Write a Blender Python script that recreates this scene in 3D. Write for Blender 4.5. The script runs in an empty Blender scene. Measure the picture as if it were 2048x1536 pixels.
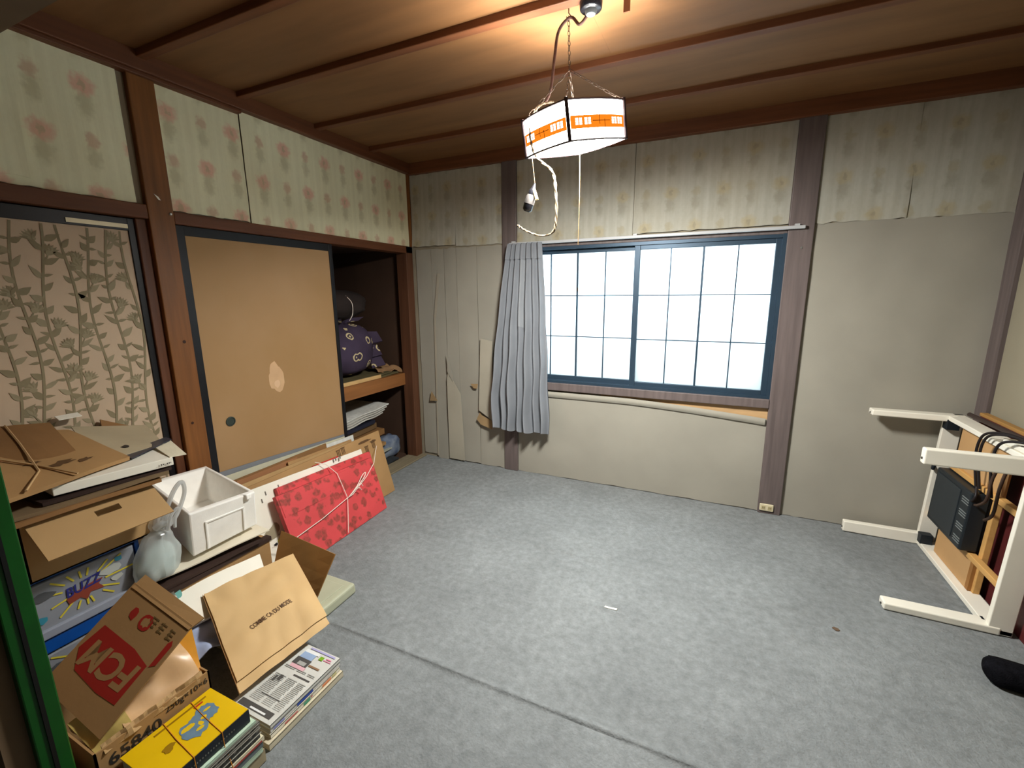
import bpy, bmesh, math, random
from mathutils import Vector, Matrix, noise
random.seed(7)
C = bpy.context.scene.collection
S = bpy.context.scene
# ------------------------------------------------------------------ camera
cam_d = bpy.data.cameras.new('camera'); cam = bpy.data.objects.new('camera', cam_d); C.objects.link(cam)
S.camera = cam
cam_d.sensor_width = 36.0; cam_d.lens = 884.52 / 2048 * 36.0; cam_d.clip_start = 0.02
def cam_basis(yaw, pitch, roll):
    cy, sy, cp, sp = math.cos(yaw), math.sin(yaw), math.cos(pitch), math.sin(pitch)
    f = Vector((-sy*cp, cy*cp, sp)); r = Vector((cy, sy, 0)); u = r.cross(f)
    cr, sr = math.cos(roll), math.sin(roll)
    return cr*r + sr*u, -sr*r + cr*u, f
_r, _u, _f = cam_basis(0.4307, -0.1996, -0.0084)
m = Matrix((( _r.x, _u.x, -_f.x, 2.3222), (_r.y, _u.y, -_f.y, -3.106), (_r.z, _u.z, -_f.z, 1.4098), (0, 0, 0, 1)))
cam.matrix_world = m
# ------------------------------------------------------------------ world, lights, exposure
SKY = 8.0          # overcast daylight outside the window
LAMP = 265.0       # pendant lamp: strength of the diffuser below the tube
S.view_settings.view_transform = 'Standard'; S.view_settings.look = 'None'
S.view_settings.exposure = 0.25; S.view_settings.gamma = 1.0; S.view_settings.use_curve_mapping = False
w = bpy.data.worlds.new('world'); S.world = w; w.use_nodes = True
bg = w.node_tree.nodes['Background']; bg.inputs[0].default_value = (0.80, 0.90, 1.0, 1); bg.inputs[1].default_value = SKY
S.cycles.max_bounces = 10; S.cycles.diffuse_bounces = 6; S.cycles.transmission_bounces = 6; S.cycles.transparent_max_bounces = 16
S.cycles.use_denoising = True; S.cycles.sample_clamp_indirect = 8.0

# ------------------------------------------------------------------ materials
def lin(c): 
    c = c/255.0
    return c/12.92 if c <= 0.04045 else ((c+0.055)/1.055)**2.4
def col(rgb, k=1.0): return tuple(min(1.0, lin(v)*k) for v in rgb) + (1.0,)
_M = {}
def M(key, rgb=None, rough=0.65, var=0.10, scale=6.0, stretch=(1,1,1), bump=0.0, bscale=150.0, metal=0.0, spec=0.3, rgb2=None, world=False):
    if key in _M: return _M[key]
    mt = bpy.data.materials.new(key); mt.use_nodes = True; nt = mt.node_tree; N = nt.nodes; L = nt.links
    b = N['Principled BSDF']; b.inputs['Roughness'].default_value = rough; b.inputs['Metallic'].default_value = metal
    b.inputs['Specular IOR Level'].default_value = spec
    if world:
        g = N.new('ShaderNodeNewGeometry'); src = g.outputs['Position']
    else:
        tc = N.new('ShaderNodeTexCoord'); src = tc.outputs['Object']
    mp = N.new('ShaderNodeMapping'); mp.inputs['Scale'].default_value = stretch; L.new(src, mp.inputs['Vector'])
    nz = N.new('ShaderNodeTexNoise'); nz.inputs['Scale'].default_value = scale; nz.inputs['Detail'].default_value = 5
    L.new(mp.outputs[0], nz.inputs['Vector'])
    mr = N.new('ShaderNodeMapRange'); mr.inputs[1].default_value = 0.3; mr.inputs[2].default_value = 0.7
    L.new(nz.outputs['Fac'], mr.inputs[0])
    mx = N.new('ShaderNodeMix'); mx.data_type = 'RGBA'; L.new(mr.outputs[0], mx.inputs[0])
    mx.inputs[6].default_value = col(rgb, 1-var) if rgb2 is None else col(rgb)
    mx.inputs[7].default_value = col(rgb, 1+var) if rgb2 is None else col(rgb2)
    L.new(mx.outputs[2], b.inputs['Base Color'])
    if bump:
        n2 = N.new('ShaderNodeTexNoise'); n2.inputs['Scale'].default_value = bscale; n2.inputs['Detail'].default_value = 4
        L.new(mp.outputs[0], n2.inputs['Vector'])
        bp = N.new('ShaderNodeBump'); bp.inputs['Strength'].default_value = bump; bp.inputs['Distance'].default_value = 0.004
        L.new(n2.outputs['Fac'], bp.inputs['Height']); L.new(bp.outputs[0], b.inputs['Normal'])
    _M[key] = mt; return mt
def emis(key, rgb, strength):
    if key in _M: return _M[key]
    mt = bpy.data.materials.new(key); mt.use_nodes = True; nt = mt.node_tree
    nt.nodes.remove(nt.nodes['Principled BSDF'])
    e = nt.nodes.new('ShaderNodeEmission'); e.inputs[0].default_value = rgb + (1,); e.inputs[1].default_value = strength
    nt.links.new(e.outputs[0], nt.nodes['Material Output'].inputs[0]); _M[key] = mt; return mt
def frosted(key, rgb, gloss=0.1, transp=0.0):
    if key in _M: return _M[key]
    mt = bpy.data.materials.new(key); mt.use_nodes = True; nt = mt.node_tree; N = nt.nodes; L = nt.links
    N.remove(N['Principled BSDF'])
    t = N.new('ShaderNodeBsdfTranslucent'); t.inputs[0].default_value = col(rgb)
    d = N.new('ShaderNodeBsdfDiffuse'); d.inputs[0].default_value = col(rgb, 0.8)
    g = N.new('ShaderNodeBsdfGlossy'); g.inputs['Roughness'].default_value = 0.18
    m1 = N.new('ShaderNodeMixShader'); m1.inputs[0].default_value = 0.12 if not transp else 0.45
    L.new(t.outputs[0], m1.inputs[1]); L.new(d.outputs[0], m1.inputs[2])
    m2 = N.new('ShaderNodeMixShader'); m2.inputs[0].default_value = gloss
    L.new(m1.outputs[0], m2.inputs[1]); L.new(g.outputs[0], m2.inputs[2]); out = m2.outputs[0]
    if transp:
        tr = N.new('ShaderNodeBsdfTransparent'); m3 = N.new('ShaderNodeMixShader'); m3.inputs[0].default_value = transp
        L.new(out, m3.inputs[1]); L.new(tr.outputs[0], m3.inputs[2]); out = m3.outputs[0]
    L.new(out, N['Material Output'].inputs[0]); _M[key] = mt; return mt

def math_node(nt, op, a, b=None):
    n = nt.nodes.new('ShaderNodeMath'); n.operation = op
    for i, v in enumerate((a, b)):
        if v is None: continue
        if isinstance(v, (int, float)): n.inputs[i].default_value = v
        else: nt.links.new(v, n.inputs[i])
    return n.outputs[0]
def wallpaper(key, axis, base, flower, leaf, strength=0.75, streak=0.62):
    """aged flowered wallpaper: staggered columns of blooms and buds over vertical streaks"""
    mt = bpy.data.materials.new(key); mt.use_nodes = True; nt = mt.node_tree; N = nt.nodes; L = nt.links
    b = N['Principled BSDF']; b.inputs['Roughness'].default_value = 0.8; b.inputs['Specular IOR Level'].default_value = 0.15
    g = N.new('ShaderNodeNewGeometry'); sx = N.new('ShaderNodeSeparateXYZ')
    nz = N.new('ShaderNodeTexNoise'); nz.inputs['Scale'].default_value = 45; nz.inputs['Detail'].default_value = 3
    L.new(g.outputs['Position'], nz.inputs['Vector'])
    off = N.new('ShaderNodeVectorMath'); off.operation = 'MULTIPLY_ADD'; off.inputs[1].default_value = (0.045,)*3
    L.new(nz.outputs['Color'], off.inputs[0]); L.new(g.outputs['Position'], off.inputs[2])
    L.new(off.outputs[0], sx.inputs[0])
    u = math_node(nt, 'DIVIDE', sx.outputs['XY'.index(axis)], 0.15); c = math_node(nt, 'FLOOR', u)
    fu = math_node(nt, 'MULTIPLY', math_node(nt, 'SUBTRACT', math_node(nt, 'FRACT', u), 0.5), 0.15)
    par = math_node(nt, 'MULTIPLY', math_node(nt, 'PINGPONG', c, 1.0), 0.5)
    v = math_node(nt, 'ADD', math_node(nt, 'DIVIDE', sx.outputs[2], 0.41), par)
    def spot(shift, rx, rz, lo, hi):
        fv = math_node(nt, 'MULTIPLY', math_node(nt, 'SUBTRACT', math_node(nt, 'FRACT', math_node(nt, 'ADD', v, shift)), 0.5), 0.41)
        a = math_node(nt, 'DIVIDE', fu, rx); d = math_node(nt, 'DIVIDE', fv, rz)
        r = math_node(nt, 'SQRT', math_node(nt, 'ADD', math_node(nt, 'MULTIPLY', a, a), math_node(nt, 'MULTIPLY', d, d)))
        mr = N.new('ShaderNodeMapRange'); mr.interpolation_type = 'SMOOTHSTEP'
        mr.inputs[1].default_value = lo; mr.inputs[2].default_value = hi; mr.inputs[3].default_value = 1; mr.inputs[4].default_value = 0
        L.new(r, mr.inputs[0]); return mr.outputs[0]
    bloom = spot(0.0, 0.046, 0.042, 0.45, 1.2); heart = spot(0.0, 0.012, 0.018, 0.5, 1.2)
    bud = spot(0.5, 0.028, 0.034, 0.4, 1.2); frond = spot(0.17, 0.034, 0.062, 0.3, 1.2); frond2 = spot(0.66, 0.03, 0.055, 0.3, 1.2)
    mp = N.new('ShaderNodeMapping'); mp.inputs['Scale'].default_value = (60, 60, 2.2)
    L.new(g.outputs['Position'], mp.inputs['Vector'])
    st = N.new('ShaderNodeTexNoise'); st.inputs['Scale'].default_value = 1.0; st.inputs['Detail'].default_value = 3; L.new(mp.outputs[0], st.inputs['Vector'])
    wv = math_node(nt, 'MULTIPLY', math_node(nt, 'ADD', math_node(nt, 'SINE', math_node(nt, 'MULTIPLY', sx.outputs['XY'.index(axis)], 2*math.pi/0.05)), 1.0), 0.12)
    stm = math_node(nt, 'ADD', wv, math_node(nt, 'MULTIPLY', st.outputs['Fac'], 0.75))
    def mix(fac, c0, c1, k=1.0):
        n = N.new('ShaderNodeMix'); n.data_type = 'RGBA'
        if k != 1.0: fac = math_node(nt, 'MULTIPLY', fac, k)
        L.new(fac, n.inputs[0])
        for s, cc in ((6, c0), (7, c1)):
            if isinstance(cc, tuple): n.inputs[s].default_value = cc
            else: L.new(cc, n.inputs[s])
        return n.outputs[2]
    cc = mix(stm, col(base, 1.08), col(leaf, 1.1), streak)
    cc = mix(frond, cc, col(leaf), 0.5); cc = mix(frond2, cc, col(leaf), 0.45)
    cc = mix(bloom, cc, col(flower), strength); cc = mix(heart, cc, col(leaf), 0.5)
    cc = mix(bud, cc, tuple((a+b_)/2 for a, b_ in zip(col(flower), col(leaf))), strength)
    st2 = N.new('ShaderNodeTexNoise'); st2.inputs['Scale'].default_value = 2.3; L.new(g.outputs['Position'], st2.inputs['Vector'])
    mr = N.new('ShaderNodeMapRange'); mr.inputs[1].default_value = 0.35; mr.inputs[2].default_value = 0.75; L.new(st2.outputs[0], mr.inputs[0])
    cc = mix(mr.outputs[0], cc, col((170, 150, 105)), 0.22)
    L.new(cc, b.inputs['Base Color'])
    bp = N.new('ShaderNodeBump'); bp.inputs['Strength'].default_value = 0.25; bp.inputs['Distance'].default_value = 0.003
    L.new(st.outputs['Fac'], bp.inputs['Height']); L.new(bp.outputs[0], b.inputs['Normal'])
    _M[key] = mt; return mt

wood_red = M('red_brown_wood', (124, 78, 38), 0.45, 0.22, 3, (14, 14, 0.8), 0.15, 60, world=True)
wood_beam = M('brown_beam', (104, 62, 38), 0.5, 0.2, 3, (14, 0.8, 14), 0.15, 60, world=True)
wood_beamx = M('brown_beam_across', (112, 68, 42), 0.5, 0.2, 3, (0.8, 14, 14), 0.15, 60, world=True)
wood_back = M('hazed_brown_wood', (106, 95, 93), 0.5, 0.18, 3, (14, 14, 0.8), 0.15, 60, world=True)  # same brown wood, greyed by window haze put into its colour
ceil_m = M('ceiling_plywood', (126, 88, 54), 0.55, 0.16, 2.2, (0.7, 5, 1), 0.05, 60, world=True)
black_lacquer = M('black_lacquer', (22, 22, 26), 0.35, 0.1)
fusuma_m = M('tan_door_paper', (172, 138, 100), 0.8, 0.07, 1.6, rgb2=(158, 123, 80), world=True)
white_wall = M('aged_white_paper', (158, 154, 142), 0.85, 0.07, 2.5, bump=0.12, bscale=25, world=True)
cream_strip = M('cream_paper', (170, 164, 148), 0.8, 0.08, 4)
dark_in = M('closet_board', (74, 54, 42), 0.8, 0.15, 3)
card = M('cardboard', (164, 128, 84), 0.75, 0.08, 5, bump=0.08, bscale=80)
card_l = M('cardboard_light', (172, 139, 94), 0.75, 0.07, 5, bump=0.06, bscale=80)
card_d = M('cardboard_dark', (132, 96, 58), 0.8, 0.10, 6, bump=0.08, bscale=80)
kraft = M('kraft_paper', (204, 170, 120), 0.7, 0.05, 6, bump=0.15, bscale=14)
paper_w = M('white_paper', (236, 232, 218), 0.6, 0.04, 6)
paper_g = M('grey_paper', (188, 186, 178), 0.65, 0.05, 8)
ink = M('dark_ink', (52, 46, 42), 0.6, 0.05)
string_m = M('white_string', (232, 218, 206), 0.6, 0.05)

# ------------------------------------------------------------------ mesh helpers
class MB:
    def __init__(s): s.v = []; s.f = []; s.mi = []; s.m = 0
    def add(s, vs, fs):
        o = len(s.v); s.v += [Vector(p) for p in vs]; s.f += [tuple(o+i for i in f) for f in fs]; s.mi += [s.m]*len(fs); return s
    def hexa(s, b, t):   # four bottom points, four top points (counter-clockwise from above)
        return s.add(list(b)+list(t), [(3,2,1,0),(4,5,6,7),(0,1,5,4),(1,2,6,5),(2,3,7,6),(3,0,4,7)])
    def box(s, x0, x1, y0, y1, z0, z1):
        return s.hexa([(x0,y0,z0),(x1,y0,z0),(x1,y1,z0),(x0,y1,z0)], [(x0,y0,z1),(x1,y0,z1),(x1,y1,z1),(x0,y1,z1)])
    def obox(s, o, U, V, W):
        o, U, V, W = map(Vector, (o, U, V, W))
        if U.cross(V).dot(W) < 0: U, V = V, U
        return s.hexa([o, o+U, o+U+V, o+V], [o+W, o+U+W, o+U+V+W, o+V+W])
    def quad(s, a, b, c, d): return s.add([a,b,c,d], [(0,1,2,3)])
    def poly(s, pts): return s.add(pts, [tuple(range(len(pts)))])
    def prism(s, pts, d):
        d = Vector(d); n = len(pts); pts = [Vector(p) for p in pts]
        return s.add(pts+[p+d for p in pts], [tuple(reversed(range(n))), tuple(range(n, 2*n))]+[(i,(i+1)%n,n+(i+1)%n,n+i) for i in range(n)])
    def tube(s, pts, r, seg=6, closed=False, caps=True):
        pts = [Vector(p) for p in pts]; n = len(pts); vs = []; prev = None
        for i, p in enumerate(pts):
            a = pts[(i-1) % n] if (i or closed) else p; b = pts[(i+1) % n] if (i < n-1 or closed) else p
            t = (b-a).normalized() if (b-a).length > 1e-9 else Vector((0,0,1))
            if prev is None:
                prev = t.orthogonal().normalized()
            e = prev - t*prev.dot(t); e = e.normalized() if e.length > 1e-6 else t.orthogonal().normalized(); prev = e
            g = t.cross(e); rr = r[i] if isinstance(r, (list, tuple)) else r
            vs += [p+e*rr*math.cos(2*math.pi*k/seg)+g*rr*math.sin(2*math.pi*k/seg) for k in range(seg)]
        fs = []
        for i in range(n if closed else n-1):
            j = (i+1) % n
            for k in range(seg): fs.append((i*seg+k, i*seg+(k+1)%seg, j*seg+(k+1)%seg, j*seg+k))
        if caps and not closed: fs += [tuple(reversed(range(seg))), tuple(range((n-1)*seg, n*seg))]
        return s.add(vs, fs)
    def lathe(s, c, prof, seg=20, axis='z', caps=True):
        c = Vector(c); vs = []; n = len(prof)
        for r, h in prof:
            for k in range(seg):
                a = 2*math.pi*k/seg; x, y = r*math.cos(a), r*math.sin(a)
                vs.append(c+(Vector((x,y,h)) if axis == 'z' else Vector((h,x,y)) if axis == 'x' else Vector((y,h,x))))
        fs = [(i*seg+k, i*seg+(k+1)%seg, (i+1)*seg+(k+1)%seg, (i+1)*seg+k) for i in range(n-1) for k in range(seg)]
        if caps: fs += [tuple(reversed(range(seg))), tuple(range((n-1)*seg, n*seg))]
        return s.add(vs, fs)
    def grid(s, fn, nu, nv, t=0.0):
        """surface fn(u,v) in 0..1; with thickness t a closed sheet (t goes against the normal)"""
        P = [[Vector(fn(i/nu, j/nv)) for j in range(nv+1)] for i in range(nu+1)]
        vs = [P[i][j] for i in range(nu+1) for j in range(nv+1)]; idx = lambda i, j: i*(nv+1)+j
        fs = [(idx(i,j), idx(i+1,j), idx(i+1,j+1), idx(i,j+1)) for i in range(nu) for j in range(nv)]
        if t:
            n0 = len(vs)
            for i in range(nu+1):
                for j in range(nv+1):
                    du = P[min(i+1,nu)][j]-P[max(i-1,0)][j]; dv = P[i][min(j+1,nv)]-P[i][max(j-1,0)]
                    vs.append(P[i][j]-du.cross(dv).normalized()*t)
            fs += [tuple(n0+k for k in reversed(f)) for f in fs[:]]
            rim = [idx(i,0) for i in range(nu+1)]+[idx(nu,j) for j in range(1,nv+1)]+[idx(i,nv) for i in range(nu-1,-1,-1)]+[idx(0,j) for j in range(nv-1,0,-1)]
            for a, b in zip(rim, rim[1:]+rim[:1]): fs.append((b, a, n0+a, n0+b))
        return s.add(vs, fs)
    def slab(s, p0, p1, p2, p3, t, nu=1, nv=1, amp=0.0, seed=0, freq=6.0):
        p0, p1, p2, p3 = map(Vector, (p0, p1, p2, p3)); n = (p1-p0).cross(p3-p0).normalized()
        def fn(u, v):
            p = (p0*(1-u)+p1*u)*(1-v)+(p3*(1-u)+p2*u)*v
            if amp: p = p+n*amp*noise.noise(Vector((p.x*freq+seed*7.3, p.y*freq, p.z*freq+seed)))
            return p
        return s.grid(fn, nu, nv, t)

def base_of(vs):
    xs = [p.x for p in vs]; ys = [p.y for p in vs]; zs = [p.z for p in vs]
    return Vector(((min(xs)+max(xs))/2, (min(ys)+max(ys))/2, min(zs)))
def wloc(o):
    l = Vector(o.location)
    while o.parent: o = o.parent; l += Vector(o.location)
    return l
def obj(name, mb, mats, parent=None, smooth=False, bevel=0.0, kind=None, label=None, cat=None, group=None, seg=2):
    me = bpy.data.meshes.new(name); o = bpy.data.objects.new(name, me)
    loc = Vector((0,0,0)) if parent else base_of(mb.v)
    off = wloc(parent) if parent else loc
    if name in ('band_motif','band_lines','spine_print','burst_print','print','page_print','cover_print','leaf_print','vent_slots','red_print') and not kind: o['kind'] = 'stuff'
    me.from_pydata([p-off for p in mb.v], [], mb.f); me.update()
    for mt in (mats if isinstance(mats, (list, tuple)) else [mats]): me.materials.append(mt)
    for p, i in zip(me.polygons, mb.mi): p.material_index = i; p.use_smooth = smooth
    if smooth: me.set_sharp_from_angle(angle=0.9)
    o.location = loc; C.objects.link(o)
    if parent: o.parent = parent
    if bevel:
        b = o.modifiers.new('bevel', 'BEVEL'); b.width = bevel; b.segments = seg; b.limit_method = 'ANGLE'; b.angle_limit = 0.7
    if kind: o['kind'] = kind
    if label: o['label'] = label
    if cat: o['category'] = cat
    if group: o['group'] = group
    return o
def thing(name, label, cat, loc, group=None):
    o = bpy.data.objects.new(name, None); o.location = loc; o.empty_display_size = 0.05; C.objects.link(o)
    o['label'] = label; o['category'] = cat
    if group: o['group'] = group
    return o
def struct(name, mb, mats, label=None, parent=None, **k):
    return obj(name, mb, mats, parent, kind=None if parent else 'structure', label=None if parent else label, **k)
def smooth_path(pts, n=6):
    pts = [Vector(p) for p in pts]; out = []
    for i in range(len(pts)-1):
        p0, p1, p2, p3 = pts[max(i-1,0)], pts[i], pts[i+1], pts[min(i+2,len(pts)-1)]
        for k in range(n):
            t = k/n
            out.append(0.5*((2*p1)+(p2-p0)*t+(2*p0-5*p1+4*p2-p3)*t*t+(3*p1-p0-3*p2+p3)*t*t*t))
    return out+[pts[-1]]
def lettering(txt, o, xd, yd, width, height, mat, parent, name='lettering', shear=0.0, bold=0.0, warp=None):
    """flat print: the text fitted into width x height at point o, along xd / yd, on the face they span"""
    cu = bpy.data.curves.new(name, 'FONT'); cu.body = txt; cu.size = 1; cu.resolution_u = 3; cu.shear = shear; cu.offset = bold
    tmp = bpy.data.objects.new(name+'_source', cu); C.objects.link(tmp)
    dg = bpy.context.evaluated_depsgraph_get(); me = bpy.data.meshes.new_from_object(tmp.evaluated_get(dg))
    bpy.data.objects.remove(tmp)
    o, xd, yd = Vector(o), Vector(xd).normalized(), Vector(yd).normalized(); n = xd.cross(yd).normalized()
    xs = [v.co.x for v in me.vertices]; ys = [v.co.y for v in me.vertices]
    x0, y0, sx, sy = min(xs), min(ys), max(xs)-min(xs), max(ys)-min(ys); off = wloc(parent)
    for v in me.vertices:
        if warp: v.co = warp((v.co.x-x0)/sx, (v.co.y-y0)/sy)-off; continue
        v.co = o+xd*((v.co.x-x0)/sx*width)+yd*((v.co.y-y0)/sy*height)+n*0.0006-off
    me.materials.clear(); me.materials.append(mat)
    ob = bpy.data.objects.new(name, me); C.objects.link(ob); ob.parent = parent
    return ob
def blob_pts(cx, cy, rx, ry, n=14, jag=0.15, seed=0):
    R = random.Random(seed)
    return [(cx+rx*math.cos(2*math.pi*k/n)*(1+R.uniform(-jag, jag)), cy+ry*math.sin(2*math.pi*k/n)*(1+R.uniform(-jag, jag))) for k in range(n)]
class Face:
    """a flat frame on a surface for printed marks"""
    def __init__(s, o, xd, yd):
        s.o, s.x, s.y = Vector(o), Vector(xd).normalized(), Vector(yd).normalized(); s.n = s.x.cross(s.y).normalized(); s.mb = MB(); s.k = 0
    def p(s, u, v, h=0.0008): return s.o+s.x*u+s.y*v+s.n*h
    def poly(s, pts, mi=0):
        s.k += 1; s.mb.m = mi; s.mb.poly([s.p(u, v, 0.0008+0.00002*s.k) for u, v in pts]); return s
    def rect(s, u0, v0, u1, v1, mi=0): return s.poly([(u0,v0),(u1,v0),(u1,v1),(u0,v1)], mi)
    def line(s, u0, v0, u1, v1, wd, mi=0):
        d = Vector((u1-u0, v1-v0)); q = Vector((-d.y, d.x)).normalized()*wd/2
        return s.poly([(u0-q.x,v0-q.y),(u1-q.x,v1-q.y),(u1+q.x,v1+q.y),(u0+q.x,v0+q.y)], mi)

# ------------------------------------------------------------------ room shell
YN = -2.75      # near wall with the doorway the camera looks through
# floor: carpet laid over tatami, the joints below showing as ridges
def carpet_material():
    mt = M('grey_carpet', (126, 130, 131), 0.95, 0.10, 3.0, bump=0.95, bscale=105, spec=0.08, world=True)
    nt = mt.node_tree; b = nt.nodes['Principled BSDF']; mx = [n for n in nt.nodes if n.type == 'MIX'][0]
    g = [n for n in nt.nodes if n.type == 'NEW_GEOMETRY'][0]
    nz = nt.nodes.new('ShaderNodeTexNoise'); nz.inputs['Scale'].default_value = 26; nz.inputs['Detail'].default_value = 6; nz.inputs['Roughness'].default_value = 0.75
    nt.links.new(g.outputs['Position'], nz.inputs['Vector'])
    mr = nt.nodes.new('ShaderNodeMapRange'); mr.inputs[1].default_value = 0.3; mr.inputs[2].default_value = 0.7; mr.inputs[3].default_value = 0.76; mr.inputs[4].default_value = 1.22
    nt.links.new(nz.outputs[0], mr.inputs[0])
    m2 = nt.nodes.new('ShaderNodeMix'); m2.data_type = 'RGBA'; m2.blend_type = 'MULTIPLY'; m2.inputs[0].default_value = 1
    nt.links.new(mx.outputs[2], m2.inputs[6]); nt.links.new(mr.outputs[0], m2.inputs[7]); nt.links.new(m2.outputs[2], b.inputs['Base Color'])
    return mt
carpet = carpet_material()
fl = MB()
xs = [i*3.7/60 for i in range(61)]; ys = set()
for i in range(95): ys.add(round(-4.6+i*0.05, 4))
for yj in (-0.97, -1.32, -1.895):
    for d in (-0.03, -0.016, -0.008, -0.003, 0.003, 0.008, 0.016, 0.03): ys.add(round(yj+d, 4))
ys = sorted(y for y in ys if y <= 0.06)
def fz(x, y):
    z = 0.0
    for yj, x0, x1, hgt in ((-0.97, 0.95, 3.1, 0.006), (-1.32, 1.65, 2.25, 0.005), (-1.895, 0.75, 3.2, 0.008)):
        d = y-(yj+0.012*noise.noise(Vector((x*2.2, yj, 0)))); f = max(0, min(1, (x-x0)/0.25))*max(0, min(1, (x1-x)/0.3))
        z += f*hgt*(math.exp(-(d/0.014)**2)-0.75*math.exp(-((d+0.012)/0.006)**2))
    z += 0.0025*noise.noise(Vector((x*3, y*3, 2)))*max(0, min(1, (x-1.0)/0.3))
    return z
fl.add([(x, y, fz(x, y)) for x in xs for y in ys], [(i*len(ys)+j, (i+1)*len(ys)+j, (i+1)*len(ys)+j+1, i*len(ys)+j+1) for i in range(60) for j in range(len(ys)-1)])
floor = struct('floor', fl, carpet, 'grey carpeted floor with ridges over the mat joints below', smooth=True)
fs = MB().box(-0.2, 3.8, -4.75, 0.2, -0.08, -0.012); struct('subfloor', fs, dark_in, parent=floor)

# ceiling: boards between battens
cl = MB().box(-0.15, 3.8, -4.75, 0.16, 2.45, 2.52)
ceiling = struct('ceiling', cl, dark_in, 'brown plywood ceiling carried on thin dark battens')
raf = [-0.452, -0.921, -1.406, -1.839, -2.30]
edges = [0.02]+raf+[-2.74]
for k in range(len(edges)-1):
    y1, y0 = edges[k], edges[k+1]
    for a, b_ in ((0.0, 1.82), (1.8203, 3.66)):
        obj('ceiling_board', MB().slab((a, y1, 2.436), (b_, y1, 2.436), (b_, y0, 2.430), (a, y0, 2.430), -0.008, 16, 4, 0.004, k, 2.0), ceil_m, ceiling, smooth=False)
for y in raf:
    obj('ceiling_batten', MB().box(0.0, 3.66, y-0.021, y+0.021, 2.40, 2.432), wood_beamx, ceiling, bevel=0.003)
obj('ceiling_board', MB().box(-0.05, 3.7, -4.6, -2.82, 2.43, 2.44), ceil_m, ceiling)

# left wall above the lintel
wl = MB().box(-0.09, -0.022, YN, 0.02, 1.80, 2.45)
wl.box(-0.14, -0.05, -4.7, YN-0.02, -0.05, 2.5); wl.box(-0.15, -0.10, YN-0.05, -1.93, -0.05, 1.82)
wall_left = struct('wall_left', wl, M('plaster', (140, 128, 108), 0.9), 'left wall above the closet, papered with faded pink flowers')
wp_pink = wallpaper('wallpaper_pink', 'Y', (240, 237, 204), (232, 158, 140), (182, 174, 134), 0.62, 0.34)
wp_yel = wallpaper('wallpaper_yellow', 'X', (182, 182, 172), (174, 158, 116), (142, 138, 122), 0.5)
def sheet_x(y0, y1, z0, z1, x, name='wallpaper_sheet', mt=wp_pink, par=wall_left, amp=0.006, seed=1, curl=0.0):
    mb = MB()
    def fn(u, v):
        y, z = y0+(y1-y0)*u, z0+(z1-z0)*v
        d = amp*noise.noise(Vector((y*7, z*5, seed)))
        e = curl*max(0, 0.15-v)/0.15
        zz = z+(0.008*noise.noise(Vector((y*22, seed, 0))) if v in (0.0, 1.0) else 0)
        return (x+d+e, y, zz)
    return obj(name, mb.grid(fn, 22, 10, 0.0015), mt, par, smooth=True)
sheet_x(-2.745, -1.925, 1.815, 2.345, -0.012, seed=1)
sheet_x(-2.70, -2.255, 1.845, 2.125, -0.004, seed=5, amp=0.010)
sheet_x(-1.787, -1.40, 1.805, 2.342, -0.012, seed=2)
sheet_x(-1.395, -0.90, 1.785, 2.362, -0.009, seed=3)
sheet_x(-0.905, -0.020, 1.792, 2.358, -0.012, seed=4, amp=0.004)

# back wall
wb = MB()
wb.box(-0.15, 0.945, 0.018, 0.14, -0.05, 2.46); wb.box(2.66, 3.78, 0.018, 0.14, -0.05, 2.46)
wb.box(0.945, 2.66, 0.018, 0.14, -0.05, 0.70); wb.box(0.945, 2.66, 0.018, 0.14, 1.775, 2.46)
wall_back = struct('wall_back', wb, M('plaster2', (150, 140, 120), 0.9), 'back wall around the window, flowered above and plain below')
def sheet_y(x0, x1, z0, z1, y, name='wallpaper_sheet', mt=wp_yel, amp=0.006, seed=1, curl=0.0, top=None):
    mb = MB()
    def fn(u, v):
        x = x0+(x1-x0)*u; zt = z1 if top is None else top(x); z = z0+(zt-z0)*v
        d = amp*noise.noise(Vector((x*7, z*5, seed+30))); e = curl*max(0, 0.2-v)/0.2
        zz = z+(0.009*noise.noise(Vector((x*20, seed, 4))) if v in (0.0, 1.0) else 0)
        return (x, y+d-e, zz)
    return obj(name, mb.grid(fn, 20, 12, 0.0015), mt, wall_back, smooth=True)
sheet_y(0.004, 0.418, 1.797, 2.345, 0.006, seed=1, curl=0.012)
sheet_y(0.416, 0.826, 1.785, 2.345, 0.008, seed=2)
sheet_y(0.945, 1.350, 1.782, 2.345, 0.008, seed=3, curl=0.006)
sheet_y(1.345, 1.775, 1.785, 2.345, 0.005, seed=4)
sheet_y(1.778, 2.659, 1.795, 2.350, 0.008, seed=5, curl=0.010)
sheet_y(2.790, 3.195, 1.790, 2.350, 0.006, seed=6)
sheet_y(3.190, 3.617, 1.788, 2.350, 0.009, seed=7)
sheet_y(2.789, 3.618, 0.004, 1.790, 0.011, 'wall_panel', white_wall, 0.006, 8)
# panel under the window, its loose top sagging to the right
sheet_y(0.944, 2.660, 0.004, 0.69, 0.009, 'wall_panel', white_wall, 0.004, 9, top=lambda x: 0.685-0.004*(x-0.94)-0.055*max(0, (x-1.75)/0.91)**1.4)
obj('curled_edge', MB().grid(lambda u, v: (0.95+1.70*u, -0.001-0.007*math.sin(math.pi*v), 0.672-0.055*max(0, (0.95+1.7*u-1.75)/0.91)**1.4-0.03*v+0.012*(1-v)), 24, 5, 0.0012), white_wall, wall_back, smooth=True)
obj('bare_batten', MB().box(1.6, 2.66, 0.012, 0.03, 0.60, 0.70), M('bare_wood', (196, 160, 116), 0.6, 0.12, 4, (1, 8, 8)), wall_back)
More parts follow.
